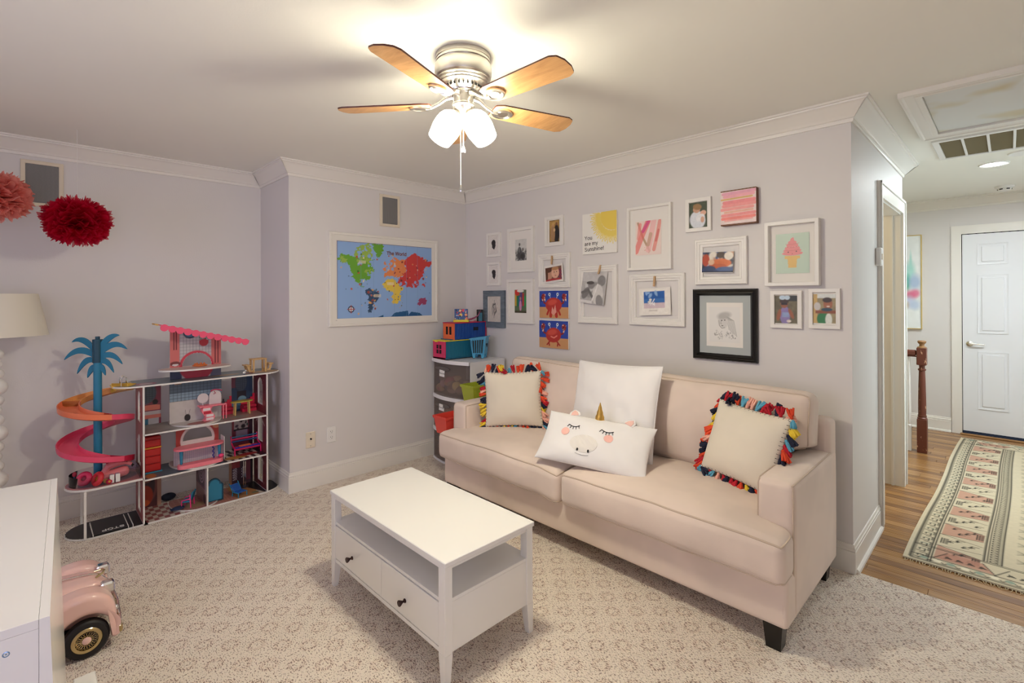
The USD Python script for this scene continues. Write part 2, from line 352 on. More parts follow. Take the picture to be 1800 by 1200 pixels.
def window(n, w, h, loc, rz):  # unseen windows, placed where the soft room and hall light should enter
    x = UsdGeom.Xform.Define(stage, path_of(f'window_{n}')); x.AddTransformOp().Set(Gf.Matrix4d(*[float(v) for v in T(loc, rz).T.ravel()]))
    prim_data(x.GetPrim(), f'white framed glazing number {n} out of view, placed to light the rooms', None, None, 'structure'); p = x.GetPath()
    part('frame', mitred(w, h, [(0, -.02), (0, .03), (.05, .03), (.05, -.02)]), TRIM, p)
    for i in (-1, 0, 1): part('glazing_bar', bx(i*w/4-.012, -.012, -h/2+.04, i*w/4+.012, .012, h/2-.04), TRIM, p)
    part('glazing_bar', bx(-w/2+.04, -.013, -.015, w/2-.04, .013, .015), TRIM, p)
    part('pane', bx(-w/2+.04, -.002, -h/2+.04, w/2-.04, .002, h/2-.04), PANE, p)
window(1, 2.4, 1.5, (2.0, -5.25, 1.45), PI); window(2, 1.6, 1.4, (4.65, -3.6, 1.45), -PI/2); window(3, 2.2, 1.55, (4.65, 2.0, 1.425), -PI/2)
# crown moulding and baseboards
room_path = [(XB, -5.2), (XB, YA), (0, YA), (0, 0), (LS, 0), (LS, 1.73), (2.2, 1.73)]
crown = [(0, H-.104), (.009, H-.104), (.012, H-.096), (.012, H-.086), (.018, H-.083), (.021, H-.076), (.030, H-.066), (.045, H-.048), (.060, H-.031), (.070, H-.022), (.079, H-.019), (.081, H-.012), (.0906, H-.010), (.0906, H), (0, H)]
for i, m in enumerate(moulding(room_path, crown)): struct(f'trim_{i+1}', m, TRIM, smooth=25, label='cream crown moulding under the ceiling')
struct('trim_7', moulding([(1.5, YD), (4.6, YD)], crown)[0], TRIM, label='crown moulding at the far end of the hallway')
base = [(0, .148), (.005, .147), (.007, .137), (.007, .133), (.011, .128), (.011, .117), (.009, .114), (.0125, .111), (.0125, 0), (0, 0)]
b1 = moulding(room_path[:5]+[(LS, .70)], base)
for n, m in zip(('left', 'return', 'back', 'right', 'hall'), b1): struct('baseboard_'+n, m, TRIM, label='white baseboard along the '+n+' wall')
struct('baseboard_far', moulding([(1.5, YD), (3.285, YD)], base)[0], TRIM, label='white baseboard along the far hallway wall')
shoe = [(.0125, 0), (.0125, .02), (.018, .019), (.025, .012), (.027, 0)]
struct('trim_8', moulding([(LS, .012), (LS, .70)], shoe)[0], TRIM, label='white shoe moulding at the foot of the hallway wall')
struct('trim_9', moulding([(1.5, YD), (3.285, YD)], shoe)[0], TRIM, label='white shoe moulding at the far end of the hallway')
struct('baseboard_stair', moulding([(LS, 1.725), (LS+.0001, 1.73), (2.9, 1.73)], base)[1], TRIM, label='white baseboard on the stair corner')
# doorway in the hall wall: jamb lining and casing
struct('trim_10', cat(bx(LS-.1, 1.625, 0, LS+.002, 1.64, 2.055), bx(LS-.1, .79, 2.04, LS+.002, 1.64, 2.055), bx(LS-.1, .79, 0, LS+.002, .805, 2.055), bx(LS-.06, 1.613, 0, LS-.045, 1.625, 2.05)), TRIM, label='white jamb lining of the side doorway')
cas = sbox(.705, 0, 1.72, 2.148).difference(sbox(.795, -1, 1.63, 2.05))
m = trimesh.creation.extrude_polygon(cas, .018, engine='earcut'); m.apply_transform(np.array([[0, 0, 1, LS], [1, 0, 0, 0], [0, 1, 0, 0], [0, 0, 0, 1.]]))
bead = cat(bx(LS+.018, .705, 0, LS+.026, .722, 2.148, .003), bx(LS+.018, 1.703, 0, LS+.026, 1.72, 2.148, .003), bx(LS+.018, .705, 2.131, LS+.026, 1.72, 2.148, .003))
struct('trim_11', cat(m, bead), TRIM, smooth=False, label='white casing around the side doorway')
# six panel door at the end of the hall
dx = UsdGeom.Xform.Define(stage, path_of('door_1')); prim_data(dx.GetPrim(), 'white six panel door with a lever handle at the end of the hallway', None, None, 'structure'); dp = dx.GetPath()
DX0, DX1 = 3.375, 4.185
DOORW = pm('door_paint', C(232, 234, 238), .4)
part('slab', bx(DX0, YD-.012, .035, DX1, YD+.02, 2.056, .002), DOORW, dp)
for cx0, cx1 in ((3.49, 3.712), (3.848, 4.07)):
    for z0, z1 in ((1.742, 1.955), (1.045, 1.64), (.275, .86)):
        mm = cat(mitred(cx1-cx0, z1-z0, [(0, 0), (0, .006), (.012, .001), (.016, .001), (.016, 0)]), tm(bx(-(cx1-cx0)/2+.03, -.007, -(z1-z0)/2+.03, (cx1-cx0)/2-.03, 0, (z1-z0)/2-.03, .006), np.eye(4)))
        part('door_panel', tm(mm, T(((cx0+cx1)/2, YD-.012, (z0+z1)/2))), DOORW, dp)
part('door_gap_shade', cat(bx(DX0-.005, YD-.004, .0, DX0, YD, 2.062), bx(DX0-.005, YD-.004, 2.056, DX1, YD, 2.062)), DARK, dp)  # dark strips stand in for the shaded gap round the slab
part('door_sweep', bx(DX0, YD-.014, .012, DX1, YD+.01, .04), pm('sweep_blue', C(22, 40, 68), .5), dp)
part('threshold', bx(DX0-.02, YD-.05, 0, DX1, YD, .014, .004), oak[2], dp)
hm = cat(tm(lathe([(0, 0), (.026, 0), (.027, .006), (.02, .011), (.009, .014), (.009, .04), (0, .04)], 24), T((3.43, YD-.012, .935), 0, PI/2)), tube([(3.43, YD-.052, .935), (3.45, YD-.055, .936), (3.49, YD-.052, .934), (3.54, YD-.05, .932)], [.009, .009, .007, .006], 10))
part('handle', hm, NICKEL, dp, 'nickel lever handle')
cas = sbox(3.29, 0, 4.27, 2.15).difference(sbox(3.375-.005, -1, 4.19, 2.063))
struct('trim_12', prism(cas, .018, T((0, YD, 0))), TRIM, smooth=False, label='white casing around the hallway door')
# ---------------------------------------------------------------- things on the ceiling and walls
FAN = (2.122, -1.745)
fan = thing('ceiling_fan', 'brushed nickel flush ceiling fan with maple blades and lit frosted glass shades', 'ceiling fan', (*FAN, H))
body = [(0, 0), (.113, 0), (.114, -.018), (.111, -.020), (.111, -.023), (.114, -.025), (.114, -.031), (.111, -.033), (.116, -.040), (.1185, -.055), (.1185, -.078), (.115, -.092), (.109, -.098), (.110, -.103), (.104, -.107), (.105, -.112), (.098, -.116), (.099, -.121), (.090, -.126), (.086, -.130), (.072, -.142), (.062, -.148), (.060, -.154), (.050, -.156), (0, -.156)]
part('motor_housing', lathe(body, 48), NICKEL, fan)
part('vent_slot', cat(*[tm(bx(-.0022, -.008, -.004, .0022, .008, .004), T((.079*math.cos(a), .079*math.sin(a), -.1365), a-PI/2, -.65)) for a in np.arange(28)*2*PI/28]), DARK, fan, kind='stuff')
part('switch_housing', lathe([(0, -.15), (.046, -.15), (.046, -.158), (.043, -.162), (.043, -.197), (.047, -.202), (.047, -.208), (.040, -.213), (.036, -.226), (.024, -.240), (.012, -.250), (.012, -.258), (.006, -.266), (0, -.266)], 40), NICKEL, fan)
maple = wood('maple_blade', C(196, 142, 88), C(226, 176, 118), .35, (5., 40., 40.)); walnut = pm('blade_edge', C(88, 48, 36), .4)
for k in range(5):
    a = math.radians(-69.08+72*k); M = T((0, 0, 0), a)
    s = sbox(.165, -.055, .50, .0).union(sbox(.165, 0, .50, .055)); s = Polygon([(.135, -.040), (.17, -.053), (.30, -.058), (.50, -.064), (.525, -.052), (.537, -.02), (.537, .02), (.525, .052), (.50, .064), (.30, .058), (.17, .053), (.135, .040)]).buffer(-.012).buffer(.012)
    B = M @ T((0, 0, -.199), 0, math.radians(-11))
    b = part('blade', tm(slab(s.buffer(-.0004), -.0035, .0005), B), maple, fan)
    part('blade_edge', tm(slab(s, -.003, .003), B), walnut, b, 'dark edge')
    iron = part('blade_iron', tm(tube([(.045, 0, -.165), (.075, 0, -.172), (.105, 0, -.192), (.135, 0, -.205), (.16, 0, -.206)], [.013, .010, .008, .009, .012], 10), M), NICKEL, fan)
    part('medallion', tm(lathe([(0, -.009), (.018, -.009), (.024, -.004), (.030, -.011), (.036, -.008), (.036, .001), (0, .001)], 28), B @ T((.183, 0, -.0035)) @ np.diag([1.35, 1, 1, 1])), NICKEL, iron)
glow = mat('lit_frosted_glass', {'e': ('emission', {'color': SHADE_COLOR, 'strength': SHADE_GLOW})}, [], 'e.emission')
bulb_glow = mat('lit_bulb', {'e': ('emission', {'color': SHADE_COLOR, 'strength': BULB_GLOW})}, [], 'e.emission')
for k, az in enumerate((245, 25)):
    a = math.radians(az); M = T((.030*math.cos(a), .030*math.sin(a), -.236), a) @ T((0, 0, 0), 0, 0, PI-math.radians(31))
    arm = part('lamp_arm', cat(tm(lathe([(0, -.02), (.010, -.02), (.012, 0), (.024, .004), (.026, .022), (.022, .024), (0, .024)], 24), M)), NICKEL, fan)
    part('glass_shade', tm(lathe([(.023, .010), (.034, .014), (.047, .027), (.055, .046), (.0575, .068), (.057, .092), (.0525, .118), (.048, .142), (.0455, .142), (.050, .118), (.054, .09), (.051, .046), (.026, .016), (.023, .010)], 40), M), glow, fan, 'lit frosted white glass shade'); part('bulb', tm(ball(.023, (0, 0, .116), (1, 1, 1.2), 2), M), bulb_glow, fan, 'lit bulb')
ca, sa = r_[0], r_[1]
def chain(off, z0, z1, fob):
    x, y = off; n = int((z0-z1)/.005)
    c = part('pull_chain', cat(tube([(x, y, z0), (x, y, z1)], .0011, 5), *[ball(.0022, (x, y, z0-(i+.5)*.005), sub=0) for i in range(n)]), CHROME, fan)
    part('pull_fob', tm(lathe(fob, 20), T((x, y, z1))), CHROME if len(fob) > 6 else WHITE, c)
F_ = -np.array(d_[:2])*.035
chain((F_[0]+.003*ca, F_[1]+.003*sa), -.25, -.385, [(0, .004), (.004, 0), (.0095, -.018), (.008, -.026), (0, -.029)])
chain((F_[0]-.008*ca, F_[1]-.008*sa), -.25, -.545, [(0, .004), (.003, .002), (.004, -.006), (.006, -.012), (.006, -.022), (.0045, -.026), (0, -.028)])

GRILLE = mat('speaker_mesh', {'t': ('texture_coordinate', {}), 'v': ('voronoi_texture', {'scale': 420., 'randomness': .1}), 'r': ('rgb_ramp', {'ramp': [(.2, C(92, 90, 90)), (.5, C(132, 130, 128))]}), 'p': ('principled_bsdf', {'roughness': .6})}, [('t.object', 'v.vector'), ('v.distance', 'r.fac'), ('r.color', 'p.base_color')], 'p.BSDF')
CREAM = pm('cream_plastic', C(226, 214, 192), .4)
def speaker(label, loc, w, h):
    s = thing('wall_speaker', label, 'speaker', loc, PI/2, 'in-wall speakers')
    part('frame', mitred(w, h, [(0, 0), (0, .009), (.004, .012), (.022, .012), (.024, .006), (.024, 0)]), CREAM, s)
    part('grille', prism(sbox(-w/2+.022, -h/2+.022, w/2-.022, h/2-.022).buffer(-.012).buffer(.012), .009), GRILLE, s)
speaker('cream framed grey wall speaker high behind the red pompom', (XB, -2.973, 2.168), .2, .288)
speaker('cream framed grey wall speaker above the world map', (0, -.838, 2.173), .19, .27)
IVORY = pm('ivory_plate', C(228, 216, 196), .35)
o = thing('cable_plate', 'ivory cable socket plate low on the wall, left of the power outlet', 'wall plate', (0, -1.521, .363), PI/2)
part('plate', bx(-.036, -.006, -.06, .036, 0, .06, .004), IVORY, o); part('coax_socket', tm(cyl(.006, .012), T((0, -.004, .008), 0, PI/2)), DARK, o)
part('screw', cat(*[tm(cyl(.004, .002, n=12), T((0, -.0055, z), 0, PI/2)) for z in (-.045, .045)]), NICKEL, o)
o = thing('power_outlet', 'white duplex power outlet low on the wall, right of the cable plate', 'outlet', (0, -1.358, .371), PI/2)
part('plate', bx(-.036, -.006, -.06, .036, 0, .06, .004), WHITE, o)
for z in (-.022, .022):
    f = part('socket', tm(prism(Point(0, 0).buffer(.017).intersection(sbox(-.02, -.0135, .02, .0135)), .008), T((0, 0, z))), WHITE, o)
    part('slot', cat(bx(-.008, -.0085, z-.001, -.006, -.007, z+.008), bx(.006, -.0085, z-.001, .008, -.007, z+.008), tm(cyl(.0025, .0015, n=10), T((0, -.0072, z-.007), 0, PI/2))), DARK, f)
o = thing('thermostat', 'small white wall control box on the edge of the doorway casing', 'thermostat', (LS, .665, 1.672), PI/2)
part('case', bx(-.035, -.03, -.055, .035, 0, .055, .006), WHITE, o); part('button', bx(-.012, -.033, -.018, .012, -.029, .018, .002), CREAM, o)

# ceiling hatch, return air grille, lamp, detectors
panel_mat = mat('stained_hatch_panel', {'t': ('texture_coordinate', {}), 'n': ('noise_texture', {'scale': 3., 'detail': 2.}), 'r': ('rgb_ramp', {'ramp': [(.50, C(226, 228, 226)), (.66, C(212, 200, 164))]}), 'p': ('principled_bsdf', {'roughness': .6})}, [('t.object', 'n.vector'), ('n.fac', 'r.fac'), ('r.color', 'p.base_color')], 'p.BSDF')
hx = thing('attic_hatch', 'white framed attic hatch with a water stained panel in the hallway ceiling', 'attic hatch', (3.33, .045, H))
fr = mitred(1.05, .98, [(0, 0), (0, .024), (.012, .026), (.02, .020), (.055, .016), (.062, .020), (.085, .018), (.085, 0)])
part('frame', tm(fr, T((.525, .49, 0), 0, PI/2)), TRIM, hx)
part('hatch_panel', bx(.088, .088, -.006, .962, .892, 0), panel_mat, hx, 'panel with a yellow water stain')
gx = thing('return_air_grille', 'white return air grille with brown filter panels in the hallway ceiling', 'air grille', (3.362, 1.16, H))
part('frame', tm(mitred(.90, .60, [(0, 0), (0, .008), (.004, .012), (.034, .012), (.036, 0)]), T((.45, .30, 0), 0, PI/2)), WHITE, gx)
FILTER = pm('brown_filter', C(120, 108, 78), .9, bump=.002, bscale=300)
for k in range(7): part('filter_panel', bx(.036+.118*k, .036, -.006, .036+.118*k+.104, .564, 0), FILTER, gx)
for k in range(6): part('bar', bx(.140+.118*k, .03, -.012, .154+.118*k, .57, 0, .002), WHITE, gx)
lamp_glow = mat('downlight_glow', {'e': ('emission', {'color': (.93, .98, 1.), 'strength': 350.})}, [], 'e.emission')
dl = thing('recessed_downlight', 'lit recessed downlight in the hallway ceiling beyond the air grille', 'downlight', (3.638, 2.236, H), 0, 'hallway downlights')
part('trim_ring', lathe([(.062, 0), (.088, 0), (.088, -.004), (.082, -.008), (.066, -.006), (.062, 0)], 36), WHITE, dl); part('lens', tm(cyl(.063, .003, n=36), T((0, 0, -.0045))), lamp_glow, dl, 'glowing lens')
sd = thing('smoke_detector', 'white smoke detector with dark slots near the hallway door', 'smoke detector', (3.69, 3.392, H))
part('base', lathe([(0, 0), (.068, 0), (.068, -.012), (.058, -.02), (0, -.02)], 32), WHITE, sd); part('cap', lathe([(0, -.02), (.05, -.02), (.045, -.04), (.03, -.045), (0, -.045)], 32), WHITE, sd)
part('slot', cat(*[tm(bx(-.012, -.003, -.004, .012, .003, .004), T((.047*math.cos(a), .047*math.sin(a), -.03), a+PI/2)) for a in np.arange(6)*PI/3]), DARK, sd)
dl = thing('recessed_downlight', 'unseen second downlight, out of view, placed to brighten the hallway', 'downlight', (4.25, 2.236, H), 0, 'hallway downlights')  # unseen second lamp, out of view to the right, placed to brighten the hall
part('trim_ring', lathe([(.062, 0), (.088, 0), (.088, -.004), (.082, -.008), (.066, -.006), (.062, 0)], 36), WHITE, dl); part('lens', tm(cyl(.063, .003, n=36), T((0, 0, -.0045))), lamp_glow, dl, 'glowing lens')
single('ceiling_speaker', lathe([(0, -.004), (.075, -.004), (.085, -.008), (.09, 0), (0, 0)], 36, (3.80, 1.954, H)), WHITE, 'round white ceiling disc beside the hallway downlight', 'ceiling speaker')

# ---- world map
mp = thing('world_map', 'distressed white wooden frame around a bright illustrated world map', 'framed map', (0, -.8645, 1.58), PI/2)
DISTRESS = mat('distressed_white', {'t': ('texture_coordinate', {}), 'm': ('mapping', {'scale': (9., 9., 30.)}), 'n': ('noise_texture', {'scale': 1., 'detail': 6., 'roughness': .7}), 'r': ('rgb_ramp', {'ramp': [(.29, C(70, 66, 64)), (.33, C(232, 228, 220))]}), 'p': ('principled_bsdf', {'roughness': .5})}, [('t.object', 'm.vector'), ('m.vector', 'n.vector'), ('n.fac', 'r.fac'), ('r.color', 'p.base_color')], 'p.BSDF')
part('frame', mitred(1.03, .745, [(0, 0), (0, .016), (.004, .02), (.018, .020), (.022, .014), (.058, .012), (.063, .009), (.063, 0)]), DISTRESS, mp)
mw, mh = .906, .620
def pq(pts):
    out = []
    for x, y in pts:
        u = (x-190)/1002; t, b = 225+60*u, 1030-60*u; out.append((u, 1-(y-t)/(b-t)))
    return out
A = Art(mw, mh, '8fb2e2', .0036)
GRN, LGR = '69a832', '9aba4e'
for pts in ([(210, 380), (240, 350), (300, 375), (345, 385), (420, 390), (480, 380), (530, 400), (500, 470), (480, 470), (495, 500), (520, 480), (550, 520), (520, 560), (505, 600), (480, 625), (440, 615), (395, 650), (450, 690), (430, 695), (385, 665), (335, 590), (330, 540), (300, 470), (265, 440), (215, 430)],): A.jag(pq(pts), GRN)
for pts in ([(345, 330), (380, 290), (500, 245), (510, 290), (430, 320), (530, 350), (530, 400), (450, 380), (360, 370)], [(440, 530), (520, 500), (545, 530), (500, 560), (440, 560)], [(210, 400), (260, 380), (290, 430), (240, 460)]): A.jag(pq(pts), LGR)
A.speck(40, (.15, .72, .34, .97), [LGR, '8fb2e2'], (.006, .016), 3)
A.jag(pq([(520, 250), (640, 255), (645, 330), (600, 370), (585, 415), (565, 370), (545, 300)]), GRN)
A.jag(pq([(465, 720), (520, 700), (550, 735), (605, 750), (590, 800), (550, 850), (520, 910), (495, 965), (488, 900), (500, 830), (470, 780)]), '2c4a6c')
A.speck(14, (.28, .1, .4, .38), ['d9a05c', 'a34a3a', '4f7396'], (.005, .012), 4)
A.jag(pq([(650, 640), (700, 600), (770, 620), (800, 650), (840, 710), (820, 760), (810, 830), (770, 870), (740, 860), (735, 760), (720, 725), (660, 720), (640, 690)]), 'e9c94f')
A.jag(pq([(700, 470), (745, 390), (790, 390), (810, 420), (880, 410), (880, 540), (850, 590), (780, 580), (690, 580), (650, 590), (660, 550), (710, 510)]), 'e58a52')
A.jag(pq([(870, 420), (900, 390), (950, 360), (990, 335), (1020, 370), (1080, 400), (1185, 430), (1185, 460), (1090, 500), (1095, 560), (1040, 600), (1030, 650), (1000, 690), (960, 640), (920, 690), (890, 640), (860, 680), (820, 680), (800, 610), (850, 580), (880, 520)]), 'cc3c3a')
A.jag(pq([(1020, 820), (1060, 790), (1105, 790), (1130, 830), (1105, 870), (1060, 860), (1020, 868)]), 'a2436a')
A.poly(pq([(720, 990), (760, 950), (905, 925), (915, 985)]), '1f5a8c'); A.poly(pq([(905, 980), (940, 935), (1040, 945), (1080, 975)]), '1f5a8c'); A.poly(pq([(570, 1005), (640, 975), (640, 1000)]), '1f5a8c')
A.speck(36, (.46, .62, .60, .80), ['e58a52', '8fb2e2'], (.006, .014), 31); A.speck(24, (.55, .42, .92, .50), ['cc3c3a', '8fb2e2'], (.006, .014), 32); A.speck(18, (.26, .55, .34, .66), ['69a832', '8fb2e2'], (.004, .01), 33)
A.speck(30, (.5, .45, .95, .85), ['8e2d2b', 'e8c9a0', '6b2a24', 'e58a52'], (.004, .010), 5); A.speck(12, (.12, .45, .36, .85), ['c8503c', 'e8d9b0', '3c6c24'], (.004, .010), 6)
A.speck(34, (.02, .05, .98, .95), ['6f94c4', 'd8b08c', '5a6f90', 'c46a5a'], (.003, .008), 8); A.speck(10, (.45, .15, .66, .5), ['7a6a34'], (.003, .006), 9)
cx, cy = pq([(320, 925)])[0]; A.ell(cx, cy, .03, .044, '33415c', 0, .1); A.ell(cx, cy, .02, .029, 'd9dfe8', 0, .1)
A.line([(cx, cy-.05), (cx, cy+.05)], .006, 'b04038'); A.line([(cx-.035, cy), (cx+.035, cy)], .006, 'b04038')
for x, y in ((430, 440), (580, 780), (715, 655)): u, v = pq([(x, y)])[0]; A.rect(u-.035, v-.02, u+.035, v+.02, 'f0dfc0', .55)
for x in (415, 540, 755, 890, 1015): u = pq([(x, 600)])[0][0]; A.line([(u, 0), (u, 1)], .0016, '6f8fbe')
A.line([(0, 0), (1, 0), (1, 1), (0, 1), (0, 0)], .006, '7a4c48')
show('map_print', A, mp, T((.006, -.0085, -.004)), rough=.4)
part('backing_board', bx(-mw/2-.02, -.007, -mh/2-.02, mw/2+.02, 0, mh/2+.02), MATBOARD, mp)
lettering('title', 'The World', .029, pm('map_brown', C(120, 62, 44), .6), mp, T((-.010, -.0086, mh/2-.092)), bold=True)
# ---------------------------------------------------------------- the picture wall above the sofa
GAL = 'pictures on the wall above the sofa'
def picture(name, label, cat_, x0, x1, z0, z1):
    return thing(name, label, cat_, ((x0+x1)/2, 0, (z0+z1)/2), group=GAL), x1-x0, z1-z0
def framed(label, x, art, aw, ah, border=.022, depth=.022, fm=None, mm=None, off=(0, 0), mat_d=.008, category='framed picture', prof=None, paper=None):
    p, w, h = picture('picture_frame', label, category, *x)
    b, d = border, depth
    part('frame', mitred(w, h, prof or [(0, 0), (0, d-.001), (.001, d), (b-.002, d), (b, d-.003), (b, .002), (b, 0)]), fm or FRAMEW, p, smooth=20)
    part('mat_board', bx(-w/2+b*.8, -mat_d, -h/2+b*.8, w/2-b*.8, 0, h/2-b*.8), mm or MATBOARD, p)
    if paper: part('paper', bx(off[0]-paper[0]/2, -mat_d-.001, off[1]-paper[1]/2, off[0]+paper[0]/2, -mat_d, off[1]+paper[1]/2), MATBOARD, p)
    if art and category == 'framed picture': art.photo()
    if art: show('print', art, p, T((off[0], -mat_d-.002, off[1])), rough=.4)
    return p
def silhouette(flip):
    a = Art(.135, .165, 'e4dfda', .002)
    P = [(.52, .78), (.40, .76), (.30, .68), (.28, .58), (.33, .50), (.36, .44), (.34, .36), (.42, .30), (.52, .24), (.60, .27), (.62, .34), (.68, .36), (.66, .42), (.71, .46), (.67, .52), (.70, .60), (.66, .72)]
    if flip: P = [(1-x if False else x*.92+.06, y*.95+.02+.03*math.sin(9*x)) for x, y in P]
    return a.poly(P, '241d22')
framed('small white framed dark head silhouette, upper of the two', (.318, .502, 1.803, 2.021), silhouette(False), .13, .16, .022, .018)
framed('small white framed dark head silhouette, lower of the two', (.321, .497, 1.539, 1.751), silhouette(True), .13, .16, .022, .018)
BLUEWOOD = wood('blue_grey_wood', C(84, 96, 108), C(122, 134, 144), .6, (8., 60., 30.))
a = Art(.16, .235, 'd6cec4', .002)
for k in range(5): a.line([(.35+.04*k, .25+.05*k), (.3+.06*k, .5), (.4, .72-.03*k), (.6, .66+.02*k), (.7-.02*k, .42), (.5, .24+.03*k)], .004, '3c3a3c', .75)
a.line([(.48, .15), (.52, .85)], .004, '3c3a3c')
framed('blue grey wooden frame with a black line drawing, beside the toy houses', (.271, .558, 1.157, 1.494), a, .16, .235, .052, .02, BLUEWOOD)
# two tall white frames
a = Art(.135, .185, 'c4c4c0', .002).rect(0, .55, 1, 1, 'd0d0cc').speck(60, (0, 0, 1, .5), ['8a8a88', 'a8a8a4', '6a6a68'], (.03, .09), 2)
for cx, b_, hd in ((.38, .62, .76), (.68, .38, .52)): a.ell(cx, b_*.55, .2, b_*.5, '4a4a4c', 0, .2); a.ell(cx, hd, .075, .075, '6c6664')
a.ell(.35, .5, .1, .12, '6a6a6c').ell(.62, .2, .16, .12, '383838')
framed('tall white frame with a small black and white photo of two people', (.602, .914, 1.649, 2.032), a, .135, .185, .026, .024)
a = Art(.14, .20, '5c6e50', .002)
for k, c_ in enumerate(('c8a030', '2f7a46', '1f5a9c', '5a3a7a', 'b83a34', '2f9a50')): a.rect(.02+k*.16, .3-.04*(k % 2), .17+k*.16, .97-.12*(k % 3), c_)
a.ell(.22, .88, .2, .14, 'd0342c').ell(.5, .95, .3, .06, 'e8e4dc').ell(.5, .3, .1, .24, 'c88ab0').ell(.5, .62, .07, .07, 'b08468').rect(0, 0, 1, .1, '4a4632')
framed('white frame with a colourful photo of a child by rainbow columns', (.592, .908, 1.206, 1.589), a, .14, .20, .026, .024, paper=(.15, .215))
a = Art(.105, .175, 'b08a4c', .002).grain(.8, 30, 3).ell(.72, .35, .26, .45, '1e1c1e').ell(.72, .82, .10, .075, '8a5c40').ell(.35, .36, .22, .4, 'a8825c').ell(.38, .78, .10, .08, 'c4946c').ell(.42, .86, .14, .07, 'caa060').ell(.5, .55, .1, .08, 'd4b488').line([(0, 0), (1, 0), (1, 1), (0, 1), (0, 0)], .006, '3a2a20')
framed('small white frame with an autumn photo of a couple', (1.039, 1.235, 1.847, 2.087), a, .105, .175, .026, .02)
# open frames with a photo pegged in
PEG = pm('clothes_peg', C(206, 170, 128), .6)
OPENPROF = [(0, 0), (0, .018), (.004, .022), (.014, .022), (.017, .018), (.030, .018), (.034, .013), (.046, .011), (.05, .006), (.05, 0)]
def pegged(label, x, art, pw, ph, at, rot, peg_at, peg_rot=.1, border=.012):
    art.photo(); p, w, h = picture('open_frame', label, 'picture frame', *x)
    part('frame', mitred(w, h, OPENPROF), FRAMEW, p, smooth=20)
    M = T((at[0], -.016, at[1]), 0, 0, rot) @ T((0, 0, 0), 0, -.05)
    ph_ = part('photo_card', tm(bx(-pw/2, 0, -ph/2, pw/2, .001, ph/2), M), MATBOARD, p)
    show('print', art, ph_, M @ T((0, -.0006, 0)), rough=.3)
    if peg_at:
        M = T((peg_at[0], -.022, peg_at[1]), 0, 0, peg_rot)
        part('clothes_peg', cat(tm(bx(-.006, -.008, -.035, .006, -.002, .035, .001), M @ T((0, 0, 0), 0, .06)), tm(bx(-.006, .0, -.035, .006, .006, .035, .001), M @ T((0, 0, 0), 0, -.06)), tm(tube([(-.008, 0, -.004), (.008, 0, -.004)], .003, 8), M)), PEG, p, 'wooden clothes peg')
    return p
a = Art(.185, .125, '7a5444', .002).rect(.78, .1, .95, .75, '2a3050').check(4, 6, 'a83a3a', .78, .1, .95, .75).ell(.26, .55, .19, .42, 'c49078').ell(.22, .85, .24, .24, '5a3424').ell(.08, .5, .1, .5, '5a3424').ell(.60, .55, .22, .36, 'dfae94').ell(.60, .82, .2, .12, 'b8865c').ell(.45, .05, .5, .14, 'b03034').ell(.54, .6, .03, .035, '40302c').ell(.68, .6, .03, .035, '40302c').ell(.61, .36, .05, .03, 'b86a60').line([(0, 0), (1, 0), (1, 1), (0, 1), (0, 0)], .014, 'e8e2dc')
pegged('open white frame with a pegged colour photo of a baby', (.964, 1.299, 1.509, 1.786), a, .20, .14, (.0, -.025), -.10, (-.012, .085))
a = Art(.22, .25, 'b8b6b6', .002).rect(0, .65, 1, 1, 'c8c6c6').ell(.45, .42, .36, .22, '9a9898', .5, .2).ell(.34, .52, .2, .17, 'cacaca').ell(.40, .56, .14, .12, '8c8a8a').ell(.8, .72, .16, .16, '8a8888').ell(.2, .3, .12, .2, '7c7a7a', -.5).ell(.7, .3, .22, .3, 'd8d6d4').ell(.8, .1, .14, .2, '8f8d8d', .3).line([(.05, .3), (.3, .4), (.5, .2)], .02, '6e6c6c').line([(.5, .1), (.62, .45), (.66, .6)], .01, 'eceaea').rect(0, 0, .5, .08, 'e4e2e0').ell(.35, .62, .16, .05, '55504f', .1)
pegged('large open white frame with a tilted black and white baby photo', (1.378, 1.732, 1.235, 1.668), a, .22, .25, (-.03, .055), .12, (.03, .185), .35)
a = Art(.19, .125, '3a4e7a', .002).speck(30, (0, .3, 1, 1), ['e8e0d4', '28324a', 'a8b0c0', 'c89a80'], (.04, .12), 5).ell(.62, .45, .32, .22, 'd8703a').ell(.5, .3, .3, .12, 'c05a2c').ell(.25, .18, .2, .14, '30426a').ell(.75, .15, .28, .12, '4a6494').ell(.6, .85, .14, .16, '46342c').ell(.85, .8, .14, .2, 'e4dccf').ell(.12, .6, .12, .3, 'b84a30').ell(.3, .5, .1, .14, 'e0b898').rect(0, 0, 1, .05, '1c2440')
pegged('open white frame with a bright photo of a child in an orange cart', (2.312, 2.630, 1.509, 1.793), a, .19, .132, (-.015, -.005), .03, None)
a = Art(.21, .165, 'f0ece6', .002).rect(.12, .34, .86, .92, '2e62ae').rect(.12, .46, .86, .62, '3f74b8').rect(.12, .22, .86, .45, 'd6c4cc').speck(6, (.15, .75, .85, .9), ['8fb4e0'], (.03, .07), 3).line([(.3, .42), (.42, .44), (.5, .6)], .006, 'f4f4f2').line([(.36, .36), (.4, .44), (.5, .36)], .005, 'f4f4f2').line([(.44, .36), (.5, .46), (.5, .34)], .005, 'f4f4f2').ell(.36, .58, .05, .05, 'f2efe8').ell(.33, .49, .07, .04, 'e8e4e0').rect(.3, .12, .6, .14, 'bcb4b0')
pegged('open white frame with a pegged beach chair postcard', (1.832, 2.243, 1.238, 1.589), a, .235, .185, (-.01, -.012), -.05, (-.006, .125), .12)
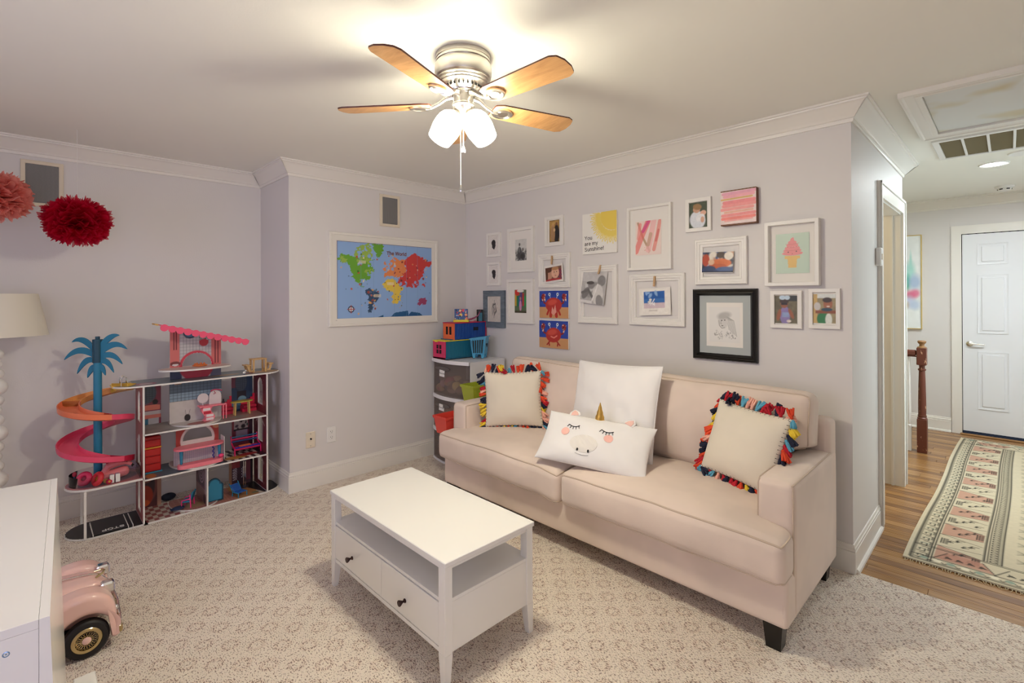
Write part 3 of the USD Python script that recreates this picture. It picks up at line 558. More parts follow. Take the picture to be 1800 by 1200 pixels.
# unframed canvases
def canvas(label, x, art, depth=.022, edge=None, category='canvas painting'):
    p, w, h = picture('canvas_painting', label, category, *x)
    part('stretcher', bx(-w/2, -depth, -h/2, w/2, 0, h/2, .002), edge or MATBOARD, p); show('painting', art, p, T((0, -depth-.0008, 0)), rough=.5)
    return p, w, h
def crab(v):
    a = Art(.306, .221, '2a48a8', .003).grain(.5, 25, v).rect(0, 0, 1, .40-.02*v, 'cf9a68')
    for s in (-1, 1):
        cx = .5+s*.36; a.line([(.5+s*.2, .5), (.5+s*.33, .56), (cx, .68)], .014, '8c2420').ell(cx, .78, .07, .12, '9c2c26', s*.3).speck(9, (cx-.07, .62, cx+.07, .88), ['e8c8b0', '2a2430'], (.012, .02), 5+v)
        a.line([(.5+s*.10, .7), (.5+s*.14, .86)], .006, 'c8d4e4').ell(.5+s*.14, .87, .04, .06, 'dfe8f0').ell(.5+s*.14, .87, .018, .025, '384a6c')
        if v == 0: a.line([(.5+s*.08, .28), (.5+s*.1, .08)], .03, 'b83024').line([(.5+s*.16, .3), (.5+s*.22, .14)], .02, 'b83024')
        else: a.line([(.5+s*.1, .28), (.5+s*.16, .2), (.5+s*.14, .1)], .014, 'a82c22').line([(.5+s*.16, .2), (.5+s*.22, .12)], .012, 'a82c22')
    a.ell(.5, .48, .28-.02*v, .27, 'b8322a', .1*v, .08).ell(.46, .58, .16, .1, 'd2503e', .2, .5)
    if v == 0: a.poly([(.42, .18), (.45, .42), (.50, .30), (.56, .5), (.60, .22), (.5, .1)], 'e6a090')
    else: a.line([(.42, .42), (.52, .38), (.62, .46)], .01, 'e88a78')
    return a
canvas('child painting of a red crab on blue, upper of the pair', (.974, 1.284, 1.262, 1.485), crab(0), .014)
canvas('child painting of a red crab on blue, lower of the pair', (.968, 1.284, 1.018, 1.243), crab(1), .014)
a = Art(.306, .305, 'efece6', .0028)
a.ell(.90, .88, .36, .34, 'ecd05c', 0, .05)
for k in range(9):
    t = PI+.25*k-.15; c_, s_ = math.cos(t), math.sin(t); px, py = .88+c_*.40, .86+s_*.40
    for f in range(-2, 3): a.line([(px, py), (px+math.cos(t+f*.30)*.24*(1-.12*abs(f)), py+math.sin(t+f*.30)*.24*(1-.12*abs(f)))], .0085, 'eed873', .85)
    a.ell(px, py, .08, .08, 'ecd468', 0, .3)
p, w, h = canvas('white canvas with a yellow handprint sun and handwriting', (1.423, 1.732, 1.756, 2.062), a, .016)
INK = pm('black_ink', C(38, 36, 38), .7)
for k, tx in enumerate(('You', 'are my', 'Sunshine!')): lettering('handwriting', tx, .028, INK, p, T((-.133, -.0172, -.045-.043*k), 0, 0, -.03), bold=False)
a = Art(.205, .195, 'ecd8d4', .0025)
for k, (v, c_, hgt) in enumerate(((.93, 'e89ab4', .06), (.84, 'f0a0b0', .06), (.76, 'd8a850', .035), (.66, 'ec7a80', .07), (.56, 'f08a8a', .07), (.45, 'f29490', .06), (.36, 'e8a890', .04), (.27, 'f08484', .06), (.17, 'f2746c', .06), (.1, 'f4a09c', .03))):
    e0, e1 = .08+.05*math.sin(k*2.3), .93+.04*math.cos(k*1.7)
    a.line([(e0, v), (e1, v+.02)], hgt*.30, c_, .85)
a.grain(.18, 60, 4)
canvas('pink striped canvas with a gold stroke in a wooden edge', (2.486, 2.692, 1.861, 2.071), a, .04, pm('walnut_edge', C(120, 78, 52), .5))
a = Art(.195, .235, 'f0dcd4', .0025)
for pts, wd, c_ in (([(.1, .95), (.3, .5), (.55, .12)], .012, 'b08a5c'), ([(.5, .98), (.25, .55), (.02, .12)], .03, 'e8706c'), ([(.52, .98), (.3, .7)], .018, 'd8408c'), ([(.72, .98), (.6, .5), (.5, .15)], .03, 'f0b8b8'), ([(.95, .95), (.85, .55), (.72, .15)], .02, 'e88478'), ([(.9, .7), (.8, .4)], .012, 'd8706c'), ([(.18, .9), (.12, .5)], .02, 'ec8a84'), ([(.6, .6), (.5, .3)], .02, 'c8a488')): a.line(pts, wd*1.3, c_, .75)
a.speck(5, (.1, .05, .9, .3), ['e4b8a8'], (.01, .03), 6)
framed('tall white frame with a pink and coral brush stroke painting', (1.822, 2.156, 1.619, 2.058), a, .195, .235, .018, .03, off=(-.01, .0), category='framed painting')
a = Art(.118, .16, '3e4a34', .0018).grain(.8, 40, 1).ell(.45, .3, .42, .36, 'd8dce4', .3).ell(.4, .72, .2, .14, 'c89a80', -.3).ell(.44, .82, .24, .12, '9a7448', -.2).ell(.76, .56, .16, .10, 'e0b098', .2).ell(.6, .38, .26, .14, 'e6e6ea', .4).ell(.72, .3, .1, .12, 'd4a68c')
framed('small white frame with a photo of a man holding a newborn', (2.251, 2.417, 1.847, 2.058), a, .118, .16, .024, .02)
a = Art(.186, .215, 'e6e4e0', .0018)
for k in range(7): a.line([(.44+.03*k, .78-.01*k), (.60+.035*k, .62), (.66+.04*k, .36-.03*k)], .003, '8a8884', .7)
a.ell(.46, .6, .16, .2, 'd4d2ce', .1, .3).ell(.5, .76, .22, .1, 'b0aeaa', .2, .6, .8).ell(.42, .62, .03, .012, '4a4846').ell(.52, .63, .03, .012, '5a5856').ell(.44, .47, .035, .012, '76726e').line([(.40, .6), (.385, .53), (.42, .52)], .0025, '8a8682').line([(.33, .62), (.34, .48), (.42, .40), (.52, .42)], .003, '8a8682')
a.speck(40, (.12, .1, .9, .33), ['b4b2ae', '8a8884', 'c8c6c2'], (.012, .03), 3, .7)
framed('large black wooden frame with a grey pencil portrait of a girl', (2.298, 2.687, 1.043, 1.480), a, .186, .215, .04, .03, BLACK, pm('grey_mat', C(178, 184, 184), .8), paper=(.22, .27),
    prof=[(0, 0), (0, .018), (.006, .028), (.014, .032), (.020, .028), (.026, .030), (.036, .018), (.040, .012), (.040, 0)], category='framed drawing')
a = Art(.168, .222, 'bcd0be', .0016)
for v, w_ in ((.50, .31), (.57, .27), (.63, .23), (.70, .18), (.77, .13), (.83, .06)): a.ell(.5, v, w_, .055, 'e28a8a', 0, .1)
a.ell(.52, .87, .03, .03, 'e28a8a').poly([(.27, .44), (.73, .44), (.73, .37), (.64, .36), (.62, .14), (.38, .14), (.36, .36), (.27, .37)], 'e0b868')
for v in (.58, .66, .74): a.line([(.3, v), (.5, v-.015), (.7, v+.01)], .002, 'c86c70')
for u in (.33, .41, .5, .58, .66): a.rect(u-.012, .655, u+.012, .665, 'f0d4d4')
a.ell(.38, .535, .02, .016, '5a4040').ell(.62, .545, .02, .016, '5a4040').ell(.5, .49, .02, .01, 'b05a60')
framed('deep white box frame with a pink ice cream cone print', (2.736, 3.006, 1.493, 1.853), a, .168, .222, .020, .045, off=(0, .0), mat_d=.012, category='framed print')
a = Art(.115, .155, '6a6248', .0018).grain(.9, 60, 2).rect(.6, .8, 1, 1, '2c2e2a').ell(.45, .28, .22, .34, '8c7cb0').rect(.32, .22, .62, .40, '8fa0c8').ell(.42, .72, .17, .17, '9a5c3c').ell(.42, .80, .2, .1, '3c2a20').ell(.34, .93, .14, .08, 'c4d8e8').ell(.55, .93, .12, .08, 'c4d8e8').rect(.27, .66, .57, .73, '1c1a1c').ell(.18, .3, .09, .22, '9a5c3c', -.2).ell(.72, .35, .08, .2, '9a5c3c', .4).ell(.62, .08, .10, .05, 'e0d4cc')
framed('small white frame with a photo of a child in sunglasses', (2.757, 2.917, 1.256, 1.465), a, .112, .152, .022, .02)
a = Art(.11, .155, '9a8c68', .0018).grain(.6, 40, 6).rect(0, .86, 1, 1, 'd8dcd8').rect(.03, 0, .2, 1, 'c8a868').ell(.5, .15, .32, .24, '2c7a44').ell(.68, .12, .14, .22, 'e0e4dc').ell(.65, .66, .19, .2, 'a06444').ell(.62, .80, .2, .09, '3c2c24').ell(.2, .58, .14, .14, 'c8c4c0').rect(.12, .34, 1, .44, '8a4c2c').ell(.66, .58, .07, .02, 'e8dcd0').ell(.6, .47, .24, .06, '2e4a5a')
framed('small white frame with a photo of a smiling child in green', (2.950, 3.096, 1.261, 1.474), a, .108, .152, .02, .02)
# painting in the hall
a = Art(.48, 1.0, 'eef2f2', .005)
for cx, cy, rx, ry, c_ in ((.45, .62, .25, .1, 'a8e0d8'), (.3, .5, .2, .08, '30b8a0'), (.15, .46, .2, .06, '2a9a58'), (.7, .5, .3, .08, 'a8c0e0'), (.5, .36, .3, .05, 'e0608c'), (.75, .38, .2, .04, 'e87a9c'), (.4, .28, .3, .06, 'c8d0ec'), (.2, .25, .2, .04, 'd0b890'), (.7, .25, .25, .05, 'c0d0e8'), (.5, .7, .06, .12, 'b0e4dc')): [a.ell(.65+.35*cx-q, cy+q*.1, rx*.36, ry, c_, 0, .9, .85) for q in (0, .33, .62)]
a.grain(.1, 20, 2)
p = thing('hall_painting', 'tall abstract pastel painting in a thin gold frame in the hallway', 'framed painting', (2.805, YD, 1.577))
part('frame', mitred(.50, 1.02, [(0, 0), (0, .032), (.008, .032), (.008, .022), (.008, 0)]), pm('gold_frame', C(214, 188, 120), .35, .3), p)
part('canvas', bx(-.243, -.024, -.503, .243, 0, .503), MATBOARD, p); show('painting', a, p, T((0, -.025, 0)), rough=.4)
# ---------------------------------------------------------------- dolls' house against the left wall
DW = pm('dollhouse_white_edge', C(232, 228, 222), .4)
X0, X1, YL, YR = -.42, -.13, -2.52, -1.785
Z1, Z2, Z3 = .288, .575, .885
dh = thing('dollhouse', 'tall open wooden dolls house with pink panels, curved floors and grey blue roof deck', 'dollhouse', (0, 0, 0))
def stad(y0, y1, x0, x1, left=True, right=True):
    """Floor outline in plan, rounded at the ends that jut out."""
    r = (x1-x0)/2; s = sbox(x0, y0+(r if left else 0), x1, y1-(r if right else 0))
    if left: s = s.union(Point((x0+x1)/2, y0+r).buffer(r, 24))
    if right: s = s.union(Point((x0+x1)/2, y1-r).buffer(r, 24))
    return s
def floor_print(a, y0, y1, x0, x1, z, name='floor_print', shape=None, parent=None):
    # the picture's u runs along +y, v towards the wall
    M = np.array([[0, -1, 0, (x0+x1)/2], [1, 0, 0, (y0+y1)/2], [0, 0, 1, z], [0, 0, 0, 1.]])
    return show(name, a, parent or dh, M, flat=True, rough=.35, shape=shape)
def inside(poly, y0, y1, x0, x1): return lambda u, v: shapely.contains_xy(poly, x1-v*(x1-x0), y0+u*(y1-y0))
def deck(name, poly, z, th, art_):
    p = part(name, slab(poly, z-th, z), DW, dh)
    x0, y0, x1, y1 = poly.bounds; p2 = poly.buffer(-.003)
    floor_print(art_(y1-y0, x1-x0), y0, y1, x0, x1, z+.0008, shape=inside(p2, y0, y1, x0, x1), parent=p)
def marble(w, h, bg='b8b4b0', seed=1, amp=.5): return Art(w, h, bg, .005).grain(amp, 16, seed)
roof_poly = sbox(X0, -2.56, X1, -1.76).union(stad(-2.67, -2.4, X0+.03, X1)).union(stad(-1.95, -1.695, X0, X1))
deck('roof_deck', roof_poly, Z3, .010, lambda w, h: Art(w, h, '6f7c84', .005).grain(.5, 12, 4).ell(.17, .25, .055, .16, 'a8485a').ell(.17, .25, .035, .09, 'b8b4b4').ell(.63, .35, .09, .1, 'b08a5c').ell(.80, .25, .05, .07, 'a84450').ell(.9, .3, .09, .2, 'c09a68'))
deck('upper_floor', sbox(X0, YL, X1, YR), Z2, .010, lambda w, h: marble(w, h, '86807c', 3, 1.0).rect(.7, 0, 1, 1, 'a8746c', .6).ell(.78, .3, .09, .14, '8c867e'))
deck('middle_floor', sbox(X0, YL, X1, YR), Z1, .010, lambda w, h: Art(w, h, '4c5a66', .005).grain(.6, 20, 5).rect(.62, 0, 1, 1, 'd8d0c8').check(12, 3, '2c2228', .62, 0, 1, 1, shear=1.0).ell(.06, .2, .04, .16, 'b8743c').ell(.74, .25, .10, .14, 'b4803c').ell(.86, .35, .09, .12, '9c2c30').rect(.95, 0, 1, 1, '2c2228'))
deck('ground_floor', sbox(X0, YL, X1, YR).union(stad(-2.0, -1.665, X0, X1)), .012, .010, lambda w, h: Art(w, h, 'c8bcb2', .005).check(14, 6, '8e4a4c', 0, 0, .46, 1).rect(.40, 0, .66, 1, 'a8685a').grid(12, 8, .0015, 'c09080', .40, 0, .66, 1).rect(.62, 0, .80, 1, 'b07c4c').poly([(.72, 1), (.84, .0), (1, 0), (1, 1)], '141214').ell(.78, .18, .03, .06, '6a7458'))
deck('pool_deck', stad(-2.888, YL, X0, X1, True, False), .302, .012, lambda w, h: Art(w, h, 'd08a88', .005).ell(.5, .52, .46, .40, '7a6a80').grain(.3, 20, 2))
deck('drive_pad', stad(-2.888, -2.50, X0, X1, True, False), .012, .010, lambda w, h: Art(w, h, '181518', .005).grain(.8, 60, 2))
RAMP = pm('ramp_black', C(30, 26, 30), .4)
part('ramp', bx(-.36, -2.765, .016, -.135, -2.575, .022, .002), RAMP, dh)
part('ramp_edge', cat(bx(-.36, -2.767, .014, -.132, -2.763, .026), bx(-.36, -2.60, .014, -.132, -2.596, .026), bx(-.36, -2.577, .014, -.132, -2.573, .028)), DW, dh)
t_ = meshkit.text_mesh('STOP', .030, .001, True); t_.apply_transform(np.array([[0, 1, 0, -.185], [-1, 0, 0, -2.612], [0, 0, 1, .0225], [0, 0, 0, 1.]]))
part('lettering', t_, WHITE, dh, smooth=False)
# side panels with arched windows, each storey
def arch(cx, z0, w, h): return sbox(cx-w/2, z0, cx+w/2, z0+h-w/2).union(Point(cx, z0+h-w/2).buffer(w/2, 16))
def side(y, colour, name, lab):
    s = sbox(X0, .012, X1, Z3-.010)
    for z in (.06, .36, .64): s = s.difference(arch(-.27, z, .10, .19))
    m = trimesh.creation.extrude_polygon(s, .010, engine='earcut'); m.apply_transform(np.array([[1, 0, 0, 0], [0, 0, 1, y-.005], [0, 1, 0, 0], [0, 0, 0, 1.]]))
    p = part(name, m, DW, dh, lab)
    for sgn in (-1, 1):
        a = Art(X1-X0, Z3-.02, colour, .006).grain(.7, 14, 4).speck(30, (0, 0, 1, 1), ['c89088', '8a4440', 'b4706c'], (.02, .05), 3, .5).line([(.25, .22), (.5, .30), (.8, .22)], .006, 'e4d8d4').line([(.2, .56), (.55, .62), (.85, .55)], .006, 'e4d8d4')
        fn = lambda u, v: shapely.contains_xy(s.buffer(-.004), (X0+u*(X1-X0)) if sgn < 0 else (X1-u*(X1-X0)), .012+v*(Z3-.02))
        show('panel_print', a, p, T(((X0+X1)/2, y+sgn*.0056, .012+(Z3-.02)/2), 0 if sgn < 0 else PI), rough=.4, shape=fn)
side(YL, 'a85c58', 'side_panel', 'coral printed side panel with arched windows'); side(YR, '6c2a30', 'side_panel', 'dark red printed side panel with arched windows')
# wall panels at the back, printed
def back(name, y0, y1, z0, z1, art_, x=X0, hole=None, lab=None):
    s = sbox(y0, z0, y1, z1)
    if hole is not None: s = s.difference(hole)
    m = trimesh.creation.extrude_polygon(s, .006, engine='earcut'); m.apply_transform(np.array([[0, 0, 1, x-.003], [1, 0, 0, 0], [0, 1, 0, 0], [0, 0, 0, 1.]]))
    p = part(name, m, DW, dh, lab); e = s.buffer(-.001)
    show('panel_print', art_(y1-y0, z1-z0), p, T((x+.0036, (y0+y1)/2, (z0+z1)/2), PI/2), rough=.4, shape=lambda u, v: shapely.contains_xy(e, y0+u*(y1-y0), z0+v*(z1-z0)))
CELL = .0035
back('bedroom_panel', -2.515, -2.385, Z2, Z3-.01, lambda w, h: Art(w, h, '8e3c50', CELL).ell(.25, .72, .55, .26, '5c6c78').grid(6, 10, .0015, '3c4650', 0, .5, .75, .95).rect(0, 0, .9, .12, '2c6a8c').rect(.45, 0, .9, .13, 'b8b4bc').rect(0, .14, 1, .22, 'd87a70').rect(0, .22, 1, .30, 'c4b8bc').rect(0, .32, .95, .44, 'd87868').ell(.75, .5, .12, .06, '1e1a20').line([(0, .46), (.3, .44), (.6, .46), (1, .43)], .003, '2a2024'))
def bath(w, h):
    a = Art(w, h, 'cdc6c4', CELL).grain(.25, 22, 2).rect(0, .52, 1, 1, '8aa0b4').rect(0, .70, 1, 1, '5c7084')
    return a.grid(14, 7, .0022, '3c4854', 0, .52, 1, 1).rect(.1, .9, .22, 1, 'a8866c').ell(.33, .12, .06, .08, '2a2226').line([(.3, .2), (.29, .3)], .002, '4a4244').line([(.36, .2), (.38, .3)], .002, '4a4244')
back('bathroom_panel', -2.358, -2.045, Z2, Z3-.01, bath, x=-.29)
back('dressing_panel', -1.945, -1.80, Z2, Z3-.01, lambda w, h: Art(w, h, '2c4668', CELL).rect(0, .6, .4, 1, '8a3c4c', .7).ell(.45, .72, .28, .22, '4c5c70').grid(5, 7, .0012, '2c3848', .2, .55, .72, .9).rect(.25, .3, .7, .5, '2a2030').ell(.5, .3, .2, .08, '7aa4bc').rect(0, .05, 1, .22, '5c86a4'))
back('closet_panel', -2.515, -2.40, Z1, Z2-.01, lambda w, h: Art(w, h, '8c3a34', CELL).rect(.85, 0, 1, .6, 'c8bcb8').rect(.8, .6, 1, 1, 'a8744c'))
aw = Polygon([(-2.345, Z1), (-2.035, Z1), (-2.035, Z2-.01), (-2.345, Z2-.01)])
back('lounge_panel', -2.325, -2.068, Z1, Z2-.01, lambda w, h: Art(w, h, 'b0403c', CELL).ell(.5, .60, .40, .38, 'e0d4d0', 0, .04).ell(.95, .9, .1, .1, 'c88c6c'), hole=Point(-2.197, .455).buffer(.088, 24).difference(sbox(-3, 0, 0, .455)), x=-.275)
back('gallery_panel', -1.945, -1.80, Z1, Z2-.01, lambda w, h: Art(w, h, '7c2c40', CELL).rect(.12, .52, .78, 1, 'b8aaa8').speck(16, (.15, .55, .75, .95), ['2a2226', '4c3c4c', '6a5a5c', '3c5a50'], (.03, .08), 7).rect(.08, .50, .85, .55, '221a20').rect(.2, .3, .75, .5, 'a898a8').grid(1, 5, .0015, '8a6c84', .2, .3, .75, .5).rect(.82, 0, 1, 1, '3c1c30'))
back('diner_panel', -2.515, -2.385, .012, Z1-.01, lambda w, h: Art(w, h, '5a2c30', CELL).ell(.35, .55, .5, .46, '7c4440').ell(.35, .55, .38, .38, '3c1e28').ell(.35, .75, .3, .12, '8c4c3c').ell(.3, .3, .34, .26, 'b43c20').ell(.3, .12, .2, .08, 'd8602c').rect(.82, 0, 1, .75, 'b08470'))
back('arcade_panel', -1.965, -1.80, .012, Z1-.01, lambda w, h: Art(w, h, '4c3440', CELL).rect(.0, 0, .12, 1, 'a07860').rect(.72, .1, .9, 1, '7c3c4c').rect(.3, .75, .7, 1, '1c1a20').rect(.12, .5, .45, .68, '8c2c34').check(5, 10, 'c8c0cc', .16, .15, .34, .5).check(4, 8, 'c8c0cc', .52, .2, .68, .5).ell(.6, .9, .12, .08, '6c6470').rect(.9, 0, 1, 1, '2a1c24'))
# divider of the ground floor (its print faces the left)
m = bx(X0, -2.175, .012, X1, -2.165, Z1-.01); dv = part('divider', m, DW, dh)
a = Art(X1-X0, Z1-.025, '6c4450', CELL).rect(.2, .45, .78, 1, '3c2a34').rect(.0, 0, 1, .40, 'a08078').grid(9, 8, .001, '7c5c5c', 0, 0, 1, .4)
for k, c_ in enumerate(('b090a0', '3c2a34', 'a88898', '2c2028', 'a08090', '1c161a')): a.ell(.5, .74, .25-.04*k, .24-.04*k, c_, 0, .08)
a.ell(.8, .15, .1, .13, '3c2830').rect(.86, .3, .96, 1, 'c8b8b4')
show('panel_print', a, dv, T(((X0+X1)/2, -2.1757, .012+(Z1-.025)/2), 0), rough=.4)
# thin posts and see-through railings
part('post', bx(X1-.012, -2.807, .012, X1, -2.795, .290), DW, dh); part('post', bx(X0, -2.807, .012, X0+.012, -2.795, .290), DW, dh)
# curved plates
PLATE = {'bath': (-2.358, -2.045, Z2, 'cdc4c0'), 'lounge': (-2.355, -2.04, Z1, 'd0b4b0'), 'hall': (-2.36, -2.06, .012, 'a06860')}
for k, (y0, y1, z, c_) in PLATE.items():
    cy = (y0+y1)/2; e = affinity.scale(Point(0, 0).buffer(1, 40), .195, (y1-y0)/2); e = affinity.translate(e, -.315, cy).intersection(sbox(-.41, -9, 9, 9))
    p = part('curved_plate', slab(e, z+.001, z+.009), DW, dh); b_ = e.bounds
    aa = Art(b_[3]-b_[1], b_[2]-b_[0], c_, .005).grain(.25, 20, 3)
    if k == 'bath': aa.ell(.48, .22, .22, .14, '9c5048')
    if k == 'hall': aa.grid(9, 7, .0015, 'c89c90').ell(.45, .3, .2, .16, '9c7c5c')
    floor_print(aa, b_[1], b_[3], b_[0], b_[2], z+.0098, shape=inside(e.buffer(-.003), b_[1], b_[3], b_[0], b_[2]), parent=p)
# pizza kitchen on the roof
hole = Point(-2.20, .968).buffer(.088, 30).difference(sbox(-9, 0, 0, .968)).union(Polygon([(-2.45, 1.262), (-1.9, 1.120), (-1.9, 2), (-2.45, 2)]))
def oven(w, h):
    a = Art(w, h, 'c2c2c4', CELL).grid(16, 17, .0018, '70767c').rect(0, .0, .18, 1, 'd0706c').rect(.80, 0, 1, 1, 'd0706c').rect(0, 0, .22, .20, '3a4260').rect(.78, 0, 1, .2, '6a6a80')
    for u in (.06, .11, .87, .93): a.rect(u, .55 if u < .5 else .25, u+.022, 1, '7a2c34')
    a.rect(.22, 0, .78, .2, 'c4bcb8').grid(9, 4, .0018, '8c8886', .22, 0, .78, .18).rect(.22, .19, .80, .22, 'b83c50')
    a.ell(.51, .225, .34, .29, 'c83c50', 0, .05).ell(.38, .85, .13, .10, '2c4a60').ell(.38, .84, .1, .06, '5c88a8').rect(.56, .66, .74, .70, 'b83440').ell(.65, .66, .09, .07, 'b83440').speck(12, (.56, .70, .74, .78), ['4a6a44', '8a8a84'], (.008, .02), 2)
    return a.ell(.06, .3, .02, .015, 'e8e0dc').ell(.1, .29, .1, .045, '7a3a38').ell(.1, .27, .06, .02, 'e4dcd8')
back('kitchen_panel', -2.358, -2.052, Z3, 1.25, oven, x=-.27, hole=hole)
bal = affinity.translate(affinity.scale(Point(0, 0).buffer(1, 40), .105, .212), -.20, -2.22)
bp = part('balcony', slab(bal, .955, .966), DW, dh); bb = bal.bounds
floor_print(Art(bb[3]-bb[1], bb[2]-bb[0], 'd4bcb4', .005).grain(.2, 30, 2), bb[1], bb[3], bb[0], bb[2], .9668, shape=inside(bal.buffer(-.003), bb[1], bb[3], bb[0], bb[2]), parent=bp)
single('toy_pizza', cat(ball(.045, (-.235, -2.19, .972), (1, 1, .22)), *[ball(.007, (-.235+.028*math.cos(t), -2.19+.028*math.sin(t), .981), sub=1) for t in np.arange(7)*.9]), plain('d8783c', .6), 'tiny orange toy pizza on the balcony of the dolls house', 'toy food')
HOT = pm('hot_pink', C(240, 84, 120), .4); SUN = plain('e0b060')
# awning: a sloping roof board with a scalloped lip
M = T((-.225, -2.168, 1.196), 0, -math.atan2(.130, .505))
aw = part('awning', tm(bx(-.10, -.27, -.004, .10, .27, .004, .002), M), HOT, dh, 'hot pink sloping awning')
sc = sbox(-.27, -.012, .27, .004)
for k in range(12): sc = sc.union(Point(-.248+.045*k, -.012).buffer(.0225, 10))
m = trimesh.creation.extrude_polygon(sc, .006, engine='earcut'); m.apply_transform(np.array([[0, 0, 1, .095], [1, 0, 0, 0], [0, 1, 0, 0], [0, 0, 0, 1.]]))
part('scalloped_lip', tm(m, M), HOT, aw)
part('awning_end', tm(bx(-.08, -.292, -.006, .02, -.268, .004, .003), M), SUN, aw, 'yellow end cap')

# ---- spiral slide and palm
TEAL = pm('palm_teal', C(40, 128, 164), .4); TEALD = pm('palm_teal_dark', C(20, 70, 92), .4)
PX, PY = -.30, -2.7295
sl = thing('palm_slide', 'teal toy palm tree with a spiral slide running from yellow to hot pink', 'toy slide', (PX, PY, .302))
part('trunk', cyl(.0215, .82, n=28), TEAL, sl); part('trunk_cap', cat(cyl(.026, .145, (0, 0, .735), n=20), cyl(.012, .02, (0, 0, .878), n=14)), TEALD, sl)
def leaf(bx_, bz, tx, tz, bend, w):
    s = np.linspace(0, 1, 14)[:, None]; b, t = np.array((bx_, bz)), np.array((tx, tz)); mid = (b+t)/2+np.array((0, bend))
    c_ = (1-s)**2*b+2*s*(1-s)*mid+s**2*t; d = np.gradient(c_, axis=0); d /= np.linalg.norm(d, axis=1, keepdims=True); nn = np.stack([-d[:, 1], d[:, 0]], 1)
    wd = w*np.sin(PI*np.clip(s*.9+.1, 0, 1))**.7*(1-s*.25); wd[-1] = 0
    return prism(Polygon(np.vstack([c_+nn*wd, (c_-nn*wd)[::-1]])).buffer(0), .007)
R0 = YAW-PI/2   # the leaves lie in a flat fan, as moulded
for q in ((-.01, .80, -.158, .862, .085, .020), (-.01, .77, -.206, .752, .10, .022), (-.01, .74, -.125, .665, .085, .020), (-.008, .71, -.06, .640, .04, .019),
          (.01, .81, .140, .905, .06, .020), (.01, .78, .188, .818, .095, .021), (.01, .755, .158, .725, .085, .020), (.01, .73, .104, .672, .08, .019), (.008, .71, .052, .655, .04, .018)):
    part('leaf', tm(leaf(*q), T((0, 0, 0), R0)), TEAL, sl)
def chute(t0, t1, colour, lab):
    prof = [(-.052, .030), (-.048, .030), (-.044, .004), (-.03, -.004), (.03, -.004), (.044, .004), (.048, .030), (.052, .030), (.050, -.002), (.032, -.011), (-.032, -.011), (-.050, -.002)]
    n = 30; V = []; F = []; m_ = len(prof)
    for t in np.linspace(t0, t1, n):
        th = R0+2*PI*t; z = .574-.19*t if t < 1 else .384-.262*(t-1); R = .138+.006*math.sin(5*t)
        for a, b in prof: V.append(((R+a)*math.cos(th), (R+a)*math.sin(th), z+b+.15*abs(0)*a))
    for i in range(n-1):
        for j in range(m_): a, b = i*m_+j, i*m_+(j+1) % m_; F += [(a, b, b+m_), (a, b+m_, a+m_)]
    F += [(0, j, j+1) for j in range(1, m_-1)]+[((n-1)*m_, (n-1)*m_+j+1, (n-1)*m_+j) for j in range(1, m_-1)]
    m = trimesh.Trimesh(V, F, process=False); m.fix_normals(); return part('chute', m, colour, sl, lab, smooth=35)
YEL, ORA, COR, PNK, RED = plain('ecc050', .35), plain('f0a45c', .35), plain('f08058', .35), pm('slide_pink', C(240, 82, 118), .35), pm('slide_red', C(196, 34, 70), .35)
# angle grows leftwards from the right-hand start, seen from above
for t0, t1, c_, lab in ((.0, .24, YEL, 'yellow stretch of slide'), (.24, .54, ORA, 'orange stretch of slide'), (.54, .92, COR, 'coral stretch of slide'), (.92, 1.98, PNK, 'pink stretch of slide'), (1.98, 2.28, RED, 'red stretch of slide')): chute(t0, t1, c_, lab)
part('landing', bx(-.02, .06, .575, .08, .17, .587, .003), YEL, sl, 'yellow landing at the roof')
lad = thing('pool_ladder', 'small chrome toy ladder rails at the top of the slide', 'toy ladder', (-.22, -2.61, Z3))
for dxx in (0, .035, .07): part('rail', tube([(dxx-.035, -.012+.012*math.cos(t), .035+.03*max(0, math.sin(t)) if 0 < t < PI else .0) if False else (dxx-.035, .016*math.cos(t), (.036+.026*math.sin(t)))for t in np.linspace(0, PI, 12)]+[(dxx-.035, -.016, 0)], .0022, 6), CHROME, lad)
for dxx in (0, .035, .07): part('rail_leg', tube([(dxx-.035, .016, .0005), (dxx-.035, .016, .036)], .0022, 6), CHROME, lad)
# clear pool wall and pool toys
CLEAR = mat('clear_plastic', {'t': ('transparent_bsdf', {'color': (.93, .88, .92)}), 'g': ('glossy_bsdf', {'roughness': .08, 'color': (1., 1., 1.)}), 'f': ('fresnel', {'IOR': 1.4}), 'm': ('mix_closure', {})}, [('f.fac', 'm.fac'), ('t.BSDF', 'm.closure1'), ('g.BSDF', 'm.closure2')], 'm.closure')
po = stad(-2.868, -2.535, X0+.02, X1-.02, True, False)
single('toy_pool', slab(po.difference(po.buffer(-.002)), .303, .365), CLEAR, 'low clear plastic pool wall on the dolls house deck', 'toy pool')
FZ = .303
for k, (x, y, z, rx, ry_, c_, lab) in enumerate(((-.22, -2.800, .045, 1.1, .3, 'd83060', 'pink toy swim ring leaning in the pool, left of the red ring'), (-.160, -2.742, .045, 1.2, -.2, 'd02c38', 'red toy ring with yellow centre at the front of the pool'))):
    t = thing('toy_ring', lab, 'toy ring', (x, y, FZ+z), .6, 'toy rings in the pool', rx=rx, ry=ry_)
    m = trimesh.creation.torus(.028, .015, major_sections=28, minor_sections=14); part('ring', m, plain(c_, .35), t); part('hub', ball(.016, s=(1, 1, .6), sub=2), plain('e8a83c' if k else '8c2440', .4), t)
